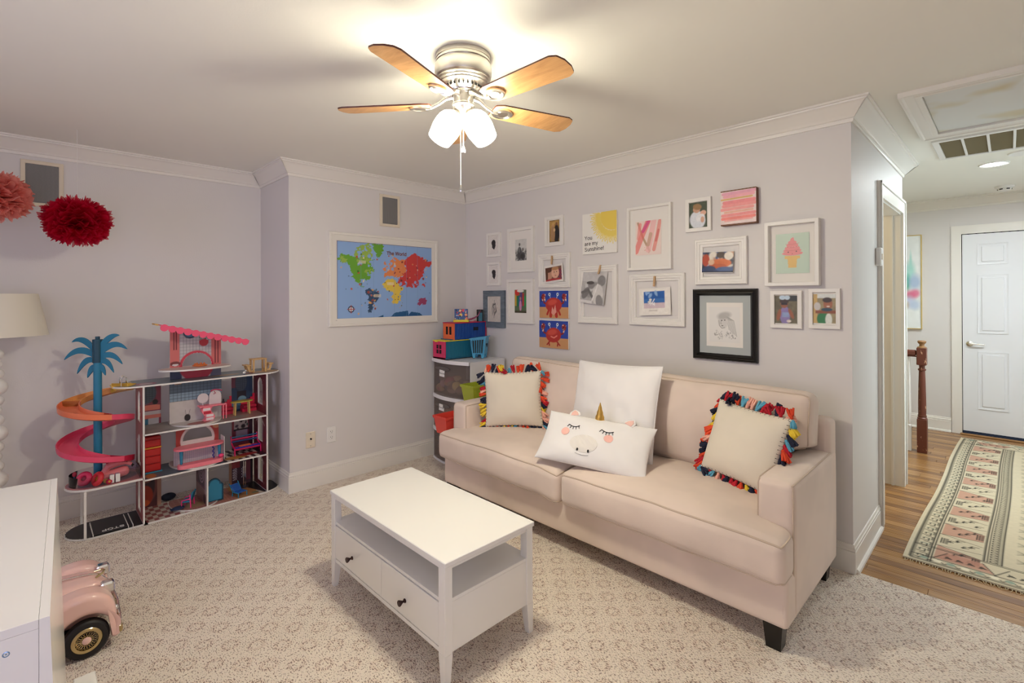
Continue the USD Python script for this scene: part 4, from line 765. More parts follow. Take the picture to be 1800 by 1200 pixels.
for k, (x, y, c_, r) in enumerate((((-.185), -2.700, 'e8d060', .014), (-.155, -2.688, 'c0204c', .016), (-.215, -2.712, '8c3c50', .014))):
    t = thing('toy_ball', ('small yellow toy ball by the pool edge', 'small crimson toy ball by the pool edge', 'small plum toy ball behind the crimson one')[k], 'toy ball', (x, y, FZ+r), 0, 'toy balls in the pool'); part('ball', ball(r), plain(c_, .35), t); part('button', ball(r*.4, (r*.8, 0, r*.2), sub=2), plain('e8b040', .4), t)
fl = thing('flamingo_float', 'pink flamingo toy float with a black beak in the pool', 'toy float', (-.24, -2.655, FZ))
body_, _ = rounded(.07, .15, .06, .028); part('body', tm(body_, T((0, 0, .034), 0, .15)), plain('f08c90', .4), fl)
part('neck', tube([(0, -.05, .05), (0, -.03, .085), (0, .02, .098), (0, .06, .095), (0, .085, .075)], [.02, .02, .019, .017, .010], 12), plain('f08c90', .4), fl); part('beak', tube([(0, .078, .082), (0, .094, .066), (0, .088, .056)], [.011, .008, .002], 8), BLACK, fl); part('eye', ball(.004, (.016, .06, .1), sub=1), BLACK, fl)
sn = thing('toy_shoe_pair', 'pale lilac toy sneakers beside the flamingo float', 'toy shoes', (-.165, -2.655, FZ))
for k in (0, 1):
    w_, _ = rounded(.03, .022, .055, .010); part('upper', tm(w_, T((0, -.02+.028*k, .029), 0, .1)), plain('c8b4c8', .6), sn); part('sole', bx(.012, -.031+.028*k, .004, .018, -.009+.028*k, .055, .002), WHITE, sn)
st_ = thing('toy_paddle', 'tiny red and blue toy paddle standing at the pool end', 'toy paddle', (-.27, -2.845, FZ)); part('handle', tube([(0, 0, 0), (0, .004, .06)], .004, 8), plain('2c6484'), st_); part('blade', ball(.012, (0, .004, .068), (.5, .9, 1.3), 2), plain('b83048'), st_)
bars = thing('clear_railing', 'clear plastic railing with white rungs beside the pool', 'toy railing', (X0+.02, -2.60, FZ))
part('panel', bx(-.001, -.06, 0, .001, .065, .075), CLEAR, bars)
for z in (.02, .04, .06): part('rung', tube([(.002, -.05, z), (.002, .06, z+.006)], .0012, 5), WHITE, bars)
bars = thing('clear_railing', 'clear plastic railing jutting from the right side of the dolls house', 'toy railing', (X0+.08, YR+.08, .60))
part('panel', bx(-.001, -.07, 0, .001, .0, .12), CLEAR, bars)
for z in (.03, .06, .09): part('rung', tube([(.002, -.06, z), (.002, -.01, z)], .001, 5), pm('lilac_print', C(150, 120, 140)), bars)
# ---- furniture in the rooms
PINK = pm('furniture_pink', C(240, 128, 142), .4); PINKD = pm('furniture_red_pink', C(216, 40, 76), .4)
v = thing('toy_vanity', 'pink toy dressing table with two white mirrors and wavy drawers', 'toy furniture', (-.225, -2.118, Z2+.010))
part('table_top', bx(-.035, -.085, .095, .035, .085, .106, .004), PINK, v)
for y_ in (.062, .08): part('leg', tube([(.03, y_, .0), (.03, y_, .1)], .004, 8), PINK, v)
sw = [(math.sin(z*65)*.012, z) for z in np.linspace(0, .095, 14)]
dr = Polygon([(x-.03-.028, z) for x, z in sw]+[(x-.03+.028, z) for x, z in sw[::-1]])
m = trimesh.creation.extrude_polygon(dr, .05, engine='earcut'); m.apply_transform(np.array([[0, 0, 1, -.02], [1, 0, 0, 0], [0, 1, 0, 0], [0, 0, 0, 1.]])); dw = part('drawer_stack', m, PINK, v)
for z, c_ in ((.012, 'e8dcdc'), (.036, 'e8dcdc'), (.058, 'c8243c'), (.08, 'e8dcdc')): part('drawer_front', bx(.030, -.052+math.sin(z*65)*.012, z-.008, .0325, -.008+math.sin(z*65)*.012, z+.009, .001), plain(c_), dw)
MIR = pm('toy_mirror', C(214, 202, 204), .25)
part('mirror', cat(tm(cyl(.034, .005, n=28), T((-.01, -.055, .155), PI/2, PI/2)), tube([(-.01, -.055, .106), (-.01, -.055, .125)], .004, 6)), MIR, v, 'round white mirror')
part('mirror', prism(arch(0, .106, .075, .095), .005, T((-.012, .02, 0), PI/2)), MIR, v, 'arched white mirror')
part('bow', cat(tube([(.0, -.01, .198), (.0, .0, .205), (.0, .02, .208), (.0, .045, .203), (.0, .06, .195)], .004, 6), tube([(.002, .012, .196), (.002, .022, .182), (.002, .008, .176)], .0025, 5)), plain('c03058'), v)
part('perfume', cat(cyl(.008, .016, (.01, .066, .106), n=12), ball(.007, (.01, .066, .128), sub=1)), pm('dark_bottle', C(40, 26, 34)), v)
t = thing('toy_table', 'oval yellow green toy table on the upper floor', 'toy furniture', (-.285, -1.912, Z2+.001))
part('table_top', slab(affinity.scale(Point(0, 0).buffer(1, 32), .035, .075), .092, .100), plain('c0a848', .4), t)
for a, b in ((-.016, -.045), (.018, -.045), (-.016, .045), (.018, .045)): part('leg', tube([(a, b*1.1, 0), (a, b, .093)], .0055, 8), plain('d8b46c'), t)
for k, (yy, lab, rz_) in enumerate(((-1.84, 'red stepped toy armchair to the right of the toy table', 0), (-2.0, 'red stepped toy armchair to the left of the toy table', 0))):
    t = thing('toy_armchair', lab, 'toy furniture', (-.375, yy, Z2+.001), rz_, 'red toy armchairs')
    part('back', prism(Polygon([(-.045, 0), (.05, 0), (.05, .125), (.035, .125), (.035, .10), (.02, .10), (.02, .085), (-.045, .085)]), .01, T((-.03, 0, 0), PI/2)), PINKD, t); part('seat', bx(-.03, -.045, .03, .035, .048, .05, .004), PINKD, t)
    part('side', cat(*[bx(-.03+.012*i, -.05, 0, -.02+.012*i, .05, .042-.006*i) for i in range(5)]), PINKD, t)
w = thing('toy_wardrobe', 'tall red translucent toy drawers in the left room', 'toy furniture', (-.30, -2.455, Z1+.001))
part('body', bx(-.04, -.045, 0, .04, .045, .235, .004), pm('toy_red', C(168, 22, 30), .3), w)
for k, z in enumerate((.01, .06, .11, .17)): part('drawer', bx(.04, -.042, z, .047, .042, z+.045, .003), pm('toy_red_bright', C(196, 28, 30), .3), w)
part('shelf', bx(.038, -.046, .158, .05, .046, .167), plain('d8902c'), w); part('base', bx(-.04, -.04, 0, .05, .05, .006), plain('3c98b8'), w)
s = thing('toy_counter', 'pink toy counter with teal legs and a gridded white front', 'toy furniture', (-.215, -2.20, Z1+.010))
part('counter_top', slab(stad(-.15, .145, -.05, .065), .118, .130), PINK, s); part('bench', slab(stad(-.135, .135, .01, .075), .0, .025), PINK, s)
gp = part('front_panel', bx(-.055, -.14, .0, -.05, .14, .118), DW, s); show('panel_print', Art(.28, .115, 'd8ccd4', .003).grid(24, 12, .0012, 'a09ab0'), gp, T((-.0485, 0, .059), PI/2))
for y_ in (-.11, .115): part('leg', cyl(.007, .094, (.03, y_, .025), 12, .012), TEAL, s)
part('wavy_rope', tube([(.035, .078+.005*math.sin(k*1.3), .025+.006*k) for k in range(16)], .004, 6), plain('342c84'), s); part('ball', ball(.015, (.055, .12, .04), (1, 1.1, .9), 2), plain('e83c74', .3), s); part('end_panel', bx(-.06, .146, .0, .03, .149, .16), DW, s)
s = thing('toy_bench', 'hot pink and blue striped toy bench with a canopy of slats', 'toy furniture', (-.29, -1.885, Z1+.001), 0)
part('seat', bx(-.02, -.085, .035, .055, .085, .05, .004), plain('c01c5c'), s)
for k, z in enumerate((.085, .100, .115)): part('slat', tm(bx(-.004, -.088, -.005, .004, .088, .005, .002), T((-.02-.006*k, 0, z), 0, 0, .3)), plain(('2c4c8c', 'e0286c', '2c5c8c')[k]), s)
part('cushion', bx(.0, -.05, .05, .03, .03, .062, .004), plain('e07040'), s); part('front_rail', bx(.05, -.085, .05, .056, .085, .06, .002), plain('2c2c9c'), s)
for y_ in (-.088, .088): part('side', tube([(.055, y_*1.0, .0), (.052, y_, .05), (-.02, y_, .07), (-.04, y_, .125)], .005, 6), plain('d81c64'), s)
t = thing('toy_chair', 'teal toy chair with hot pink frame on the ground floor', 'toy furniture', (-.215, -2.265, .0225), -.5)
part('back', tm(bx(-.035, -.004, 0, .035, .004, .06, .004), T((0, .02, .045), 0, -.25)), TEAL, t); part('seat', bx(-.035, -.03, .035, .035, .022, .047, .004), TEAL, t)
for a in (-.034, .034): part('leg', cat(tube([(a, -.03, 0), (a, -.028, .05), (a, .02, .06)], .004, 6), tube([(a, .025, 0), (a, .02, .09)], .004, 6)), plain('e83c84'), t)
single('doll_hat', cat(ball(.028, s=(1.1, 1.3, .35), sub=2), bx(-.02, -.045, -.004, .02, -.02, .001, .003)).apply_translation((-.20, -2.325, .032)), plain('1c2c50', .7), 'dark blue doll hat lying by the teal toy chair', 'toy clothes')
t = thing('toy_headboard', 'teal scalloped toy bed headboard behind the front divider', 'toy furniture', (-.20, -2.115, .0225))
hb = sbox(-.05, 0, .05, .10).union(Point(0, .115).buffer(.034, 20)).union(Point(-.036, .10).buffer(.014)).union(Point(.036, .10).buffer(.014))
part('board', prism(hb.buffer(.004), .012, T((0, 0, 0), PI/2)), TEAL, t); part('rim', prism(hb.buffer(.005).difference(hb.buffer(-.003)), .016, T((-.001, 0, 0), PI/2)), TEALD, t)
t = thing('toy_lounger', 'blue toy lounge chair with teal frame at the front right', 'toy furniture', (-.185, -1.955, .0135), .35)
part('sling', cat(tm(bx(-.025, -.03, 0, .03, .03, .008, .003), T((0, 0, .028))), tm(bx(-.03, -.03, 0, .03, .03, .008, .003), T((-.045, 0, .05), 0, 0, .75))), plain('2458a8', .5), t)
for y_ in (-.033, .033): part('frame', tube([(.03, y_, 0), (.03, y_, .03), (-.03, y_, .03), (-.07, y_, .085)], .0035, 6), TEAL, t); part('leg', tube([(-.03, y_, .03), (-.035, y_, 0)], .0035, 6), TEAL, t)
t = thing('toy_street_lamp', 'slim silver toy post standing in the arcade corner', 'toy furniture', (-.34, -1.885, .0135)); part('post', tube([(0, 0, 0), (0, 0, .2)], .004, 8), CHROME, t); part('post', tube([(0, .012, 0), (0, .012, .2)], .004, 8), CHROME, t); part('head', ball(.022, (0, .006, .215), sub=2), plain('5c5460', .2), t); part('base', cyl(.03, .008, n=20), plain('3c3440'), t)
single('toy_bean_bag', ball(.035, (-.50, -2.33, .024), (1, 1.3, .7), 2), plain('242c3c', .8), 'dark toy ball lying on the carpet behind the dolls house', 'toy ball')
PINE = wood('toy_pine', C(198, 156, 100), C(220, 182, 128), .5, (30., 140., 30.))
t = thing('toy_picnic_table', 'wooden toy picnic table with two benches on the roof deck', 'toy furniture', (-.235, -1.815, Z3+.001), .1)
part('table_top', bx(-.04, -.05, .092, .04, .05, .100, .002), PINE, t)
for s_ in (-1, 1):
    part('bench', bx(-.038, s_*.082-.017, .052, .038, s_*.082+.017, .060, .002), PINE, t)
    for a in (-.026, .026): part('leg', prism(Polygon([(s_*.038, 0), (s_*.05, 0), (s_*.05, .092), (s_*.036, .092)]), .006, T((a, 0, 0), PI/2)), PINE, t); part('bench_leg', prism(Polygon([(s_*.046, .006), (s_*.075, .006), (s_*.092, .052), (s_*.072, .052), (s_*.066, .018), (s_*.046, .018)]), .006, T((a, 0, 0), PI/2)), PINE, t)
    part('stretcher', bx(-.03, s_*.044-.004, .0, .03, s_*.044+.004, .012), PINE, t)
t = thing('toy_figure', 'tiny white toy bird standing on the roof deck', 'toy figure', (-.16, -1.93, Z3+.001), .4); part('body', ball(.009, (0, 0, .013), (.7, 1.4, 1), 2), WHITE, t); part('head', ball(.006, (0, .012, .026), sub=2), WHITE, t); part('foot', tube([(0, 0, 0), (0, 0, .008)], .002, 6), plain('3c4c7c'), t)
# ---------------------------------------------------------------- pompoms, lamp, cabinet, box, toy car, coffee table
def tulle(name, hexa): return mat(name, {'d': ('diffuse_bsdf', {'color': C(hexa)}), 't': ('translucent_bsdf', {'color': C(hexa)}), 'm': ('mix_closure', {'fac': .5}), 'tr': ('transparent_bsdf', {}), 'm2': ('mix_closure', {'fac': .22})},
    [('d.BSDF', 'm.closure1'), ('t.BSDF', 'm.closure2'), ('m.closure', 'm2.closure1'), ('tr.BSDF', 'm2.closure2')], 'm2.closure')
THREAD = pm('white_thread', C(235, 232, 226), .6)
def pompom(label, at, r, h, m, seed):
    p = thing('tulle_pompom', label, 'pompom', at, 0, 'tulle pompoms'); g = np.random.default_rng(seed); V, F = [], []
    for L in range(26):                     # ruffled, almost level rings of cut tulle round a tied waist
        zz = -1+2*(L+.5)/26; R = r*(1-abs(zz)**2.3)**.5*g.uniform(.93, 1.04); lift = zz*h*.5; n = 96; b = len(V); ph = g.uniform(0, 6, 4)
        for ri in range(5):
            f = ri/4
            for k in range(n):
                t = 2*PI*k/n; ru = (math.sin(7*t+ph[0])+math.sin(12*t+ph[1])+.7*math.sin(19*t+ph[2]))*.010*f*f
                rad = R*f*(1+(.075*math.sin(9*t+ph[3])+.05*math.sin(23*t+ph[1])+g.uniform(-.05, .05))*(ri == 4))+.004
                V.append((rad*math.cos(t), rad*math.sin(t), lift*(.35+.65*f**.7)+ru+g.uniform(-.004, .004)*f))
        for ri in range(4):
            for k in range(n): a_, b_ = b+ri*n+k, b+ri*n+(k+1) % n; F += [(a_, b_, b_+n), (a_, b_+n, a_+n)]
    part('ruffle', trimesh.Trimesh(V, F, process=False), m, p, smooth=True)
    part('thread', tube([(0, 0, .0), (0, 0, H-at[2])], .0011, 5), THREAD, p)
pompom('crimson tulle pompom hanging on a thread from the ceiling', (-.163, -2.83, 1.895), .150, .275, tulle('tulle_crimson', 'd4143a'), 1)
pompom('salmon pink tulle pompom at the left edge of the picture', (-.16, -3.175, 2.0), .150, .26, tulle('tulle_salmon', 'f8a498'), 2)

LINEN = mat('lamp_linen', {'d': ('diffuse_bsdf', {'color': C(246, 241, 228)}), 't': ('translucent_bsdf', {'color': C(246, 241, 228)}), 'm': ('mix_closure', {'fac': .3})}, [('d.BSDF', 'm.closure1'), ('t.BSDF', 'm.closure2')], 'm.closure')
lp = thing('floor_lamp', 'white floor lamp with a stacked ball stem and cream drum shade', 'floor lamp', (-.35, -3.171, 0))
part('base', lathe([(0, 0), (.14, 0), (.14, .015), (.12, .025), (.03, .035), (0, .035)], 40), WHITE, lp)
z = .03
while z < 1.16:
    for r in (.034, .050, .034, .026):
        if z+2*r*.92 < 1.24: part('ball', ball(r, (0, 0, z+r*.92), (1, 1, .95), 3), WHITE, lp)
        z += 2*r*.92
part('rod', cyl(.008, 1.27, n=12), NICKEL, lp)
part('shade', lathe([(.222, 1.225), (.176, 1.468), (.173, 1.468), (.219, 1.225), (.222, 1.225)], 56), LINEN, lp, 'cream fabric drum shade')

def raw(ms): return ms
cb = thing('white_cabinet', 'white lacquered cabinet with a screw cap at the lower left corner', 'cabinet', (1.332, -2.966, 0), math.radians(-2.4))
LC = 1.024; WG = pm('cabinet_white', C(238, 236, 232), .18)
part('top', bx(0.0, -.62, .782, LC, -.0165, .80, .0006), WG, cb)
m = bx(0, -.016, 0, LC, 0, .80); v = m.vertices.copy(); v[:, 1] += (.80-v[:, 2])/.80*.024*(v[:, 1] > -.01); m.vertices = v
part('side_panel', m, WG, cb); part('near_panel', bx(LC-.018, -.62, 0, LC-.0005, -.0165, .7815, .0004), WG, cb); part('far_panel', bx(.001, -.62, 0, .018, -.018, .781, .001), WG, cb); part('rear_panel', bx(.018, -.62, 0, LC-.018, -.604, .781), WG, cb)
part('screw_cap', tm(lathe([(0, 0), (.0055, 0), (.0055, .001), (.0038, .0016), (.0036, .0006), (.0018, .0006), (0, .0012)], 24), T((LC-.0012, -.062, .752), 0, 0, PI/2)), pm('cap_blue_grey', C(130, 160, 190), .3, .6), cb)
sb = thing('white_box', 'low white box peeking in beside the cabinet at the bottom edge', 'box', (0, 0, 0))
part('body', bx(1.577, -2.935, 0, 2.2, -2.884, .19, .002), WG, sb); part('lid', bx(1.575, -2.937, .19, 2.202, -2.882, .202, .002), WG, sb)

# ---- pink toy car (nose towards +y)
def puffy(pts, depth, b, n=6):
    """A smooth outline given thickness with rounded rims; (x, z) outline, y from 0 to -depth."""
    P = np.array(Polygon(pts).exterior.coords)[:-1]
    if Polygon(P).exterior.is_ccw is False: P = P[::-1]
    d = np.roll(P, -1, 0)-np.roll(P, 1, 0); d /= np.linalg.norm(d, axis=1, keepdims=True); nrm = np.stack([d[:, 1], -d[:, 0]], 1); N = len(P)
    lay = [(1-math.cos(t), -(b-b*math.sin(t))) for t in np.linspace(PI/2, 0, n)]
    rings = [(P-nrm*b*(1-math.sin(t)), -b*(1-math.cos(t))) for t in np.linspace(0, PI/2, n)]
    rings += [(P-nrm*b*(1-math.sin(t)), -depth+b*(1-math.cos(t))) for t in np.linspace(PI/2, 0, n)]
    V = np.vstack([np.column_stack([q[:, 0], np.full(N, y), q[:, 1]]) for q, y in rings]); F = []
    for i in range(len(rings)-1):
        for j in range(N): a, c_ = i*N+j, i*N+(j+1) % N; F += [(a, c_, c_+N), (a, c_+N, a+N)]
    _, tri = trimesh.creation.triangulate_polygon(Polygon(rings[0][0]).buffer(0), engine='earcut') if False else (None, None)
    import mapbox_earcut
    tri = mapbox_earcut.triangulate_float64(rings[0][0], np.array([N], np.uint32)).reshape(-1, 3)
    F += [tuple(t) for t in tri]+[tuple((len(rings)-1)*N+t[::-1]) for t in tri]
    m = trimesh.Trimesh(V, F, process=False); m.fix_normals(); return m
def curve(pts, n=60, closed=True):
    from scipy.interpolate import splprep, splev
    p = np.array(pts+[pts[0]] if closed else pts, float); tck, _ = splprep(p.T, s=0, per=closed); return np.array(splev(np.linspace(0, 1, n, endpoint=not closed), tck)).T
CARP = pm('toy_car_pink', C(242, 200, 190), .22, coat_weight=.5)
GCH = pm('warm_chrome', C(206, 188, 140), .18, 1.0)
car = thing('toy_car', 'pink toy roadster with gold wire wheels and chrome headlamps beside the cabinet', 'toy car', (0, 0, 0))
W0 = -2.875
out = curve([(-.096, .050), (-.085, .13), (-.11, .20), (-.03, .252), (.06, .225), (.088, .15), (.084, .055)], 40)
out = [(0.096, .04), (.1, .10), (.092, .17), (.062, .225), (.012, .250), (-.06, .247), (-.14, .222), (-.22, .165), (-.30, .10), (-.36, .075), (-.36, .045), (-.18, .045), (-.108, .045), (-.098, .09), (-.078, .128), (-.044, .155), (0, .166), (.036, .157), (.066, .133), (.082, .10), (.086, .04)]
fo = curve(out, 110)
for k, xx in enumerate((1.128, .836)):
    part('fender', tm(puffy([(y, z) for y, z in fo], .105, .026), np.array([[0, -1, 0, xx] if True else 0, [1, 0, 0, W0], [0, 0, 1, 0], [0, 0, 0, 1.]]) @ np.diag([1, -1, 1, 1]) @ np.diag([1, 1, 1, 1]) if False else np.array([[0, 1, 0, xx], [1, 0, 0, W0], [0, 0, 1, 0], [0, 0, 0, 1.]])), CARP, car)
def hoodwarp(p):
    t = np.clip((p[..., 1]+.26)/.52, 0, 1); q = p.copy(); q[..., 0] *= 1-.42*t**1.5; q[..., 2] -= .012*t**2*(p[..., 2] > 0); return q
hd, _ = rounded(.27, .52, .165, .05, (0, .01, .012), warp=hoodwarp); part('hood', tm(hd, T((.932, -3.06, .168))), CARP, car)
tub, _ = rounded(.37, .50, .15, .04, (0, 0, 0)); part('body', tm(tub, T((.932, -3.33, .16))), CARP, car)
part('hood_trim', tube([(.932, -3.00, .2635), (.932, -2.93, .2620), (.932, -2.86, .255), (.932, -2.82, .240), (.932, -2.795, .210)], .003, 6), CHROME, car); part('hood_emblem', tube([(.900, -2.835, .244), (.912, -2.812, .250), (.932, -2.804, .252), (.952, -2.812, .250), (.964, -2.835, .244)], .004, 6), GCH, car)
part('grille', bx(.885, -2.805, .07, .979, -2.786, .20, .012), CHROME, car)
for xx in (1.03, .845):
    h_ = part('headlamp', tm(bx(-.022, -.03, -.022, .022, .014, .022, .007), T((xx, -2.795, .222))), CHROME, car); part('lens', tm(bx(-.017, .014, -.016, .017, .017, .010, .003), T((xx, -2.795, .222))), pm('lamp_lens', C(216, 212, 226), .15), h_)
    part('lamp_stalk', tube([(xx, -2.80, .21), (xx+.012*(-1 if xx < .93 else -1), -2.83, .15)], .012, 8), CARP, car)
part('bumper', cat(tm(bx(-.20, -.006, -.016, .20, .006, .016, .005), T((.932, -2.768, .075)))), GCH, car); part('bumper_bar', tube([(.76, -2.766, .10), (.932, -2.76, .105), (1.11, -2.766, .10)], .005, 8), CHROME, car)
part('fog_lamp', ball(.012, (1.02, -2.775, .115), sub=2), CHROME, car)
part('running_board', bx(.80, -3.40, .035, 1.07, -2.90, .075, .01), DARK, car)
for xx, sgn in ((1.127, 1), (.737, -1)):
    for yy in (W0, W0-.42):
        Mw = T((xx, yy, .0735), 0, 0, sgn*PI/2)
        wl = part('tyre', tm(lathe([(.046, -.002), (.050, .001), (.066, -.001), (.072, -.007), (.0735, -.014), (.0735, -.030), (.070, -.040), (.046, -.040), (.046, -.002)], 48), Mw), pm('tyre_rubber', C(18, 16, 18), .55), car)
        part('rim', tm(lathe([(.034, -.003), (.036, .002), (.046, .003), (.049, .000), (.048, -.010), (.034, -.010), (.034, -.003)], 48), Mw), GCH, wl)
        sp = [tube([(.013*math.cos(a), .013*math.sin(a), -.001), (.035*math.cos(a+s_*.42), .035*math.sin(a+s_*.42), -.002)], .0010, 5) for a in np.arange(20)*2*PI/20 for s_ in (-1, 1)]
        part('spokes', tm(cat(*sp), Mw), GCH, wl, kind='stuff'); part('hub_cap', tm(ball(.0145, (0, 0, 0), (1, 1, .5), 2), Mw), CARP, wl); part('wheel_disc', tm(cyl(.036, .002, (0, 0, -.012), 32), Mw), DARK, wl)

# ---- coffee table
ct = thing('coffee_table', 'white coffee table with an open shelf and two drawers on the carpet', 'coffee table', (1.7985, -1.7264, 0), -.0035)
TW, TD, TH = .9584, .4761, .4723
part('table_top', bx(-TW/2, -TD/2, TH-.020, TW/2, TD/2, TH, .0025), WHITE, ct)
def leg(sx, sy):
    x0, y0 = sx*(TW/2-.006), sy*(TD/2-.004); x1, y1 = x0-sx*.040, y0-sy*.036
    m1 = bx(x0, y0, .125, x1, y1, TH-.020, .002)
    P = [(x, y, .126) for x in (x0, x1) for y in (y0, y1)]+[(x, y, 0) for x in (x0-sx*.001, x0-sx*.026) for y in (y0-sy*.001, y0-sy*.024)]
    return cat(m1, trimesh.convex.convex_hull(np.array(P)))
for sx in (-1, 1):
    for sy in (-1, 1): part('leg', leg(sx, sy), WHITE, ct, smooth=False)
ix, iy = TW/2-.046, TD/2-.040
part('apron', cat(bx(-ix, -TD/2+.010, TH-.036, ix, -TD/2+.026, TH-.020), bx(-ix, TD/2-.026, TH-.036, ix, TD/2-.010, TH-.020), bx(-TW/2+.012, -iy, TH-.036, -TW/2+.028, iy, TH-.020), bx(TW/2-.028, -iy, TH-.036, TW/2-.012, iy, TH-.020)), WHITE, ct)
part('shelf', bx(-TW/2+.012, -TD/2+.010, .311, TW/2-.012, TD/2-.010, .325, .001), WHITE, ct)
for s_ in (-1, 1): part('side_panel', bx(s_*(TW/2-.012), -iy, .126, s_*(TW/2-.026), iy, .311), WHITE, ct)
part('rear_panel', bx(-ix, TD/2-.026, .126, ix, TD/2-.012, .311), WHITE, ct); part('bottom_rail', bx(-ix, -TD/2+.008, .126, ix, TD/2-.026, .143), WHITE, ct)
part('drawer_gap_shade', bx(-ix, -TD/2+.022, .143, ix, -TD/2+.026, .311), DARK, ct)  # dark sheet behind the drawer fronts, shade of the gaps painted in
KNOB = pm('bronze_knob', C(66, 48, 46), .35, .7)
for x0, x1, kx in ((-ix+.001, .0140, -.2515), (.0160, ix-.001, .2035)):
    d = part('drawer', bx(x0, -TD/2+.006, .148, x1, -TD/2+.022, .309, .001), WHITE, ct)
    part('knob', tm(lathe([(0, 0), (.0085, 0), (.0085, .003), (.0045, .006), (.0042, .011), (.0105, .022), (.0125, .027), (.011, .030), (0, .031)], 20), T((kx, -TD/2+.006, .216), 0, PI/2)), KNOB, d)
part('caster', ball(.010, (.40, .02, .106), sub=2), WHITE, ct)
# ---------------------------------------------------------------- sofa
def fabric(name, col, scale=900., bumpd=.0006, rough=.9, var=.06):
    c2 = tuple(x*(1-var*2) for x in col)
    return mat(name, {'t': ('texture_coordinate', {}), 'n': ('noise_texture', {'scale': scale, 'detail': 2.}), 'n2': ('noise_texture', {'scale': 3., 'detail': 3.}), 'r': ('rgb_ramp', {'ramp': [(.35, c2), (.6, col)]}), 'b': ('bump', {'strength': 1., 'distance': bumpd}),
        'p': ('principled_bsdf', {'roughness': rough, 'sheen_weight': .2, 'specular_ior_level': .15})}, [('t.object', 'n.vector'), ('t.object', 'n2.vector'), ('n2.fac', 'r.fac'), ('r.color', 'p.base_color'), ('n.fac', 'b.height'), ('b.normal', 'p.normal')], 'p.BSDF')
SOFA = fabric('sofa_linen', C(232, 214, 201)); PIPE = fabric('shaded_sofa_piping', C(206, 186, 168), var=.02)  # piping is the sofa cloth darkened for the shadow along it
so = thing('sofa', 'beige linen two seat sofa with piped cushions and black legs', 'sofa', (0, 0, 0))
SX0, SX1, SY0, SY1 = .835, 3.095, -.897, -.10
def sag(seed, amp): return lambda p: p+amp*(meshkit.fbm(p*5+seed, 3, seed)-.5)[..., None]*np.array((.3, .3, 1.0))
m, _ = rounded(SX1-SX0, SY1-SY0, .205, .022, (0, .006, 0), mid=16); part('base', tm(m, T(((SX0+SX1)/2, (SY0+SY1)/2, .2025))), SOFA, so)
m, _ = rounded(SX1-SX0, .13, .70, .03, (0, 0, .004), mid=14); part('back_frame', tm(m, T(((SX0+SX1)/2, -.165, .470))), SOFA, so)
for s_, xc in ((-1, SX0+.075), (1, SX1-.072)):
    w, d, h = .148, .700, .555
    m, f = rounded(w, d, h, .028, (.010, .006, .006), mid=14); M = T((xc, -.462, .385))
    a = part('arm', tm(m, M), SOFA, so)
    for sx in (-1, 1):
        q = [(sx*w/2, d/2-.02, h/2)]+[(sx*w/2, y, h/2) for y in np.linspace(d/2-.05, -d/2+.03, 20)]+[(sx*w/2, -d/2, h/2)]+[(sx*w/2, -d/2, z) for z in np.linspace(h/2-.03, -h/2+.02, 16)]
        part('piping', tm(tube(f(np.array(q))+np.array((sx*.001, 0, .001)), .0042, 7), M), PIPE, a)
def step(x, a, b): t = np.clip((x-a)/(b-a), 0, 1); return t*t*(3-2*t)
AL, AR = SX0+.152, SX1-.150
CX = 1.962
for k, (x0, x1) in enumerate(((.838, CX-.006), (CX+.006, 3.100))):
    w, d, h = x1-x0, .66, .178; xc, yc, zc = (x0+x1)/2, -.625, .386
    def wp(p, xc=xc, k=k):
        q = p.copy(); t = step(q[..., 1], -.205, -.165)
        if k == 0: lim = AL-xc; q[..., 0] = np.where(q[..., 0] < lim, q[..., 0]*(1-t)+np.maximum(q[..., 0], lim)*t, q[..., 0])
        else: lim = AR-xc; q[..., 0] = np.where(q[..., 0] > lim, q[..., 0]*(1-t)+np.minimum(q[..., 0], lim)*t, q[..., 0])
        q += .020*(meshkit.fbm(p*4+7*k, 3, k)-.5)[..., None]*np.array((.25, .5, .8))
        e = step(np.abs(p[..., 0]), w/2-.16, w/2)*step(-p[..., 1], .18, .33)
        q[..., 2] -= .018*e*(1 if k == 0 else .3)*(p[..., 0] > 0 if k == 0 else 1); return q
    m, f = rounded(w, d, h, .040, (.004, .022, .046), mid=26, warp=wp); M = T((xc, yc, zc))
    c = part('seat_cushion', tm(m, M), SOFA, so)
    for zs in (-1, 1): part('piping', tm(tube(edge_loop(f, w, d, h*.92, zs, 40), .0045, 7, closed=True), M), PIPE, c)
for k, (x0, x1) in enumerate(((AL+.004, CX+.01), (CX+.022, 3.045))):
    w, d, h = x1-x0, .17, .47; xc = (x0+x1)/2; M = T((xc, -.305, .722), 0, -.10)
    def wb(p, xc=xc, k=k):
        q = p.copy(); t = 1-step(q[..., 2], -.055, -.015); lim = AR-xc-.005
        if k == 1: q[..., 0] = np.where(q[..., 0] > lim, q[..., 0]*(1-t)+np.minimum(q[..., 0], lim)*t, q[..., 0])
        q += .022*(meshkit.fbm(p*5+11*k, 3, 5+k)-.5)[..., None]*np.array((.5, .6, .7)); q[..., 2] += (-.012 if k == 0 else -.004)*(p[..., 0]/w)*2*(p[..., 2] > 0); return q
    m, f = rounded(w, d, h, .05, (.006, .05, .012), mid=22, warp=wb)
    c = part('back_cushion', tm(m, M), SOFA, so)
    a_, b_ = w/2, h/2; s = np.linspace(-1, 1, 40, endpoint=False)
    loop = [(x*a_, -b_) for x in s]+[(a_, y*b_) for y in s]+[(-x*a_, b_) for x in s]+[(-a_, -y*b_) for y in s]
    for ys in (-1, 1): part('piping', tm(tube(f(np.array([(x, ys*d*.46, z) for x, z in loop])), .0042, 7, closed=True), M), PIPE, c)
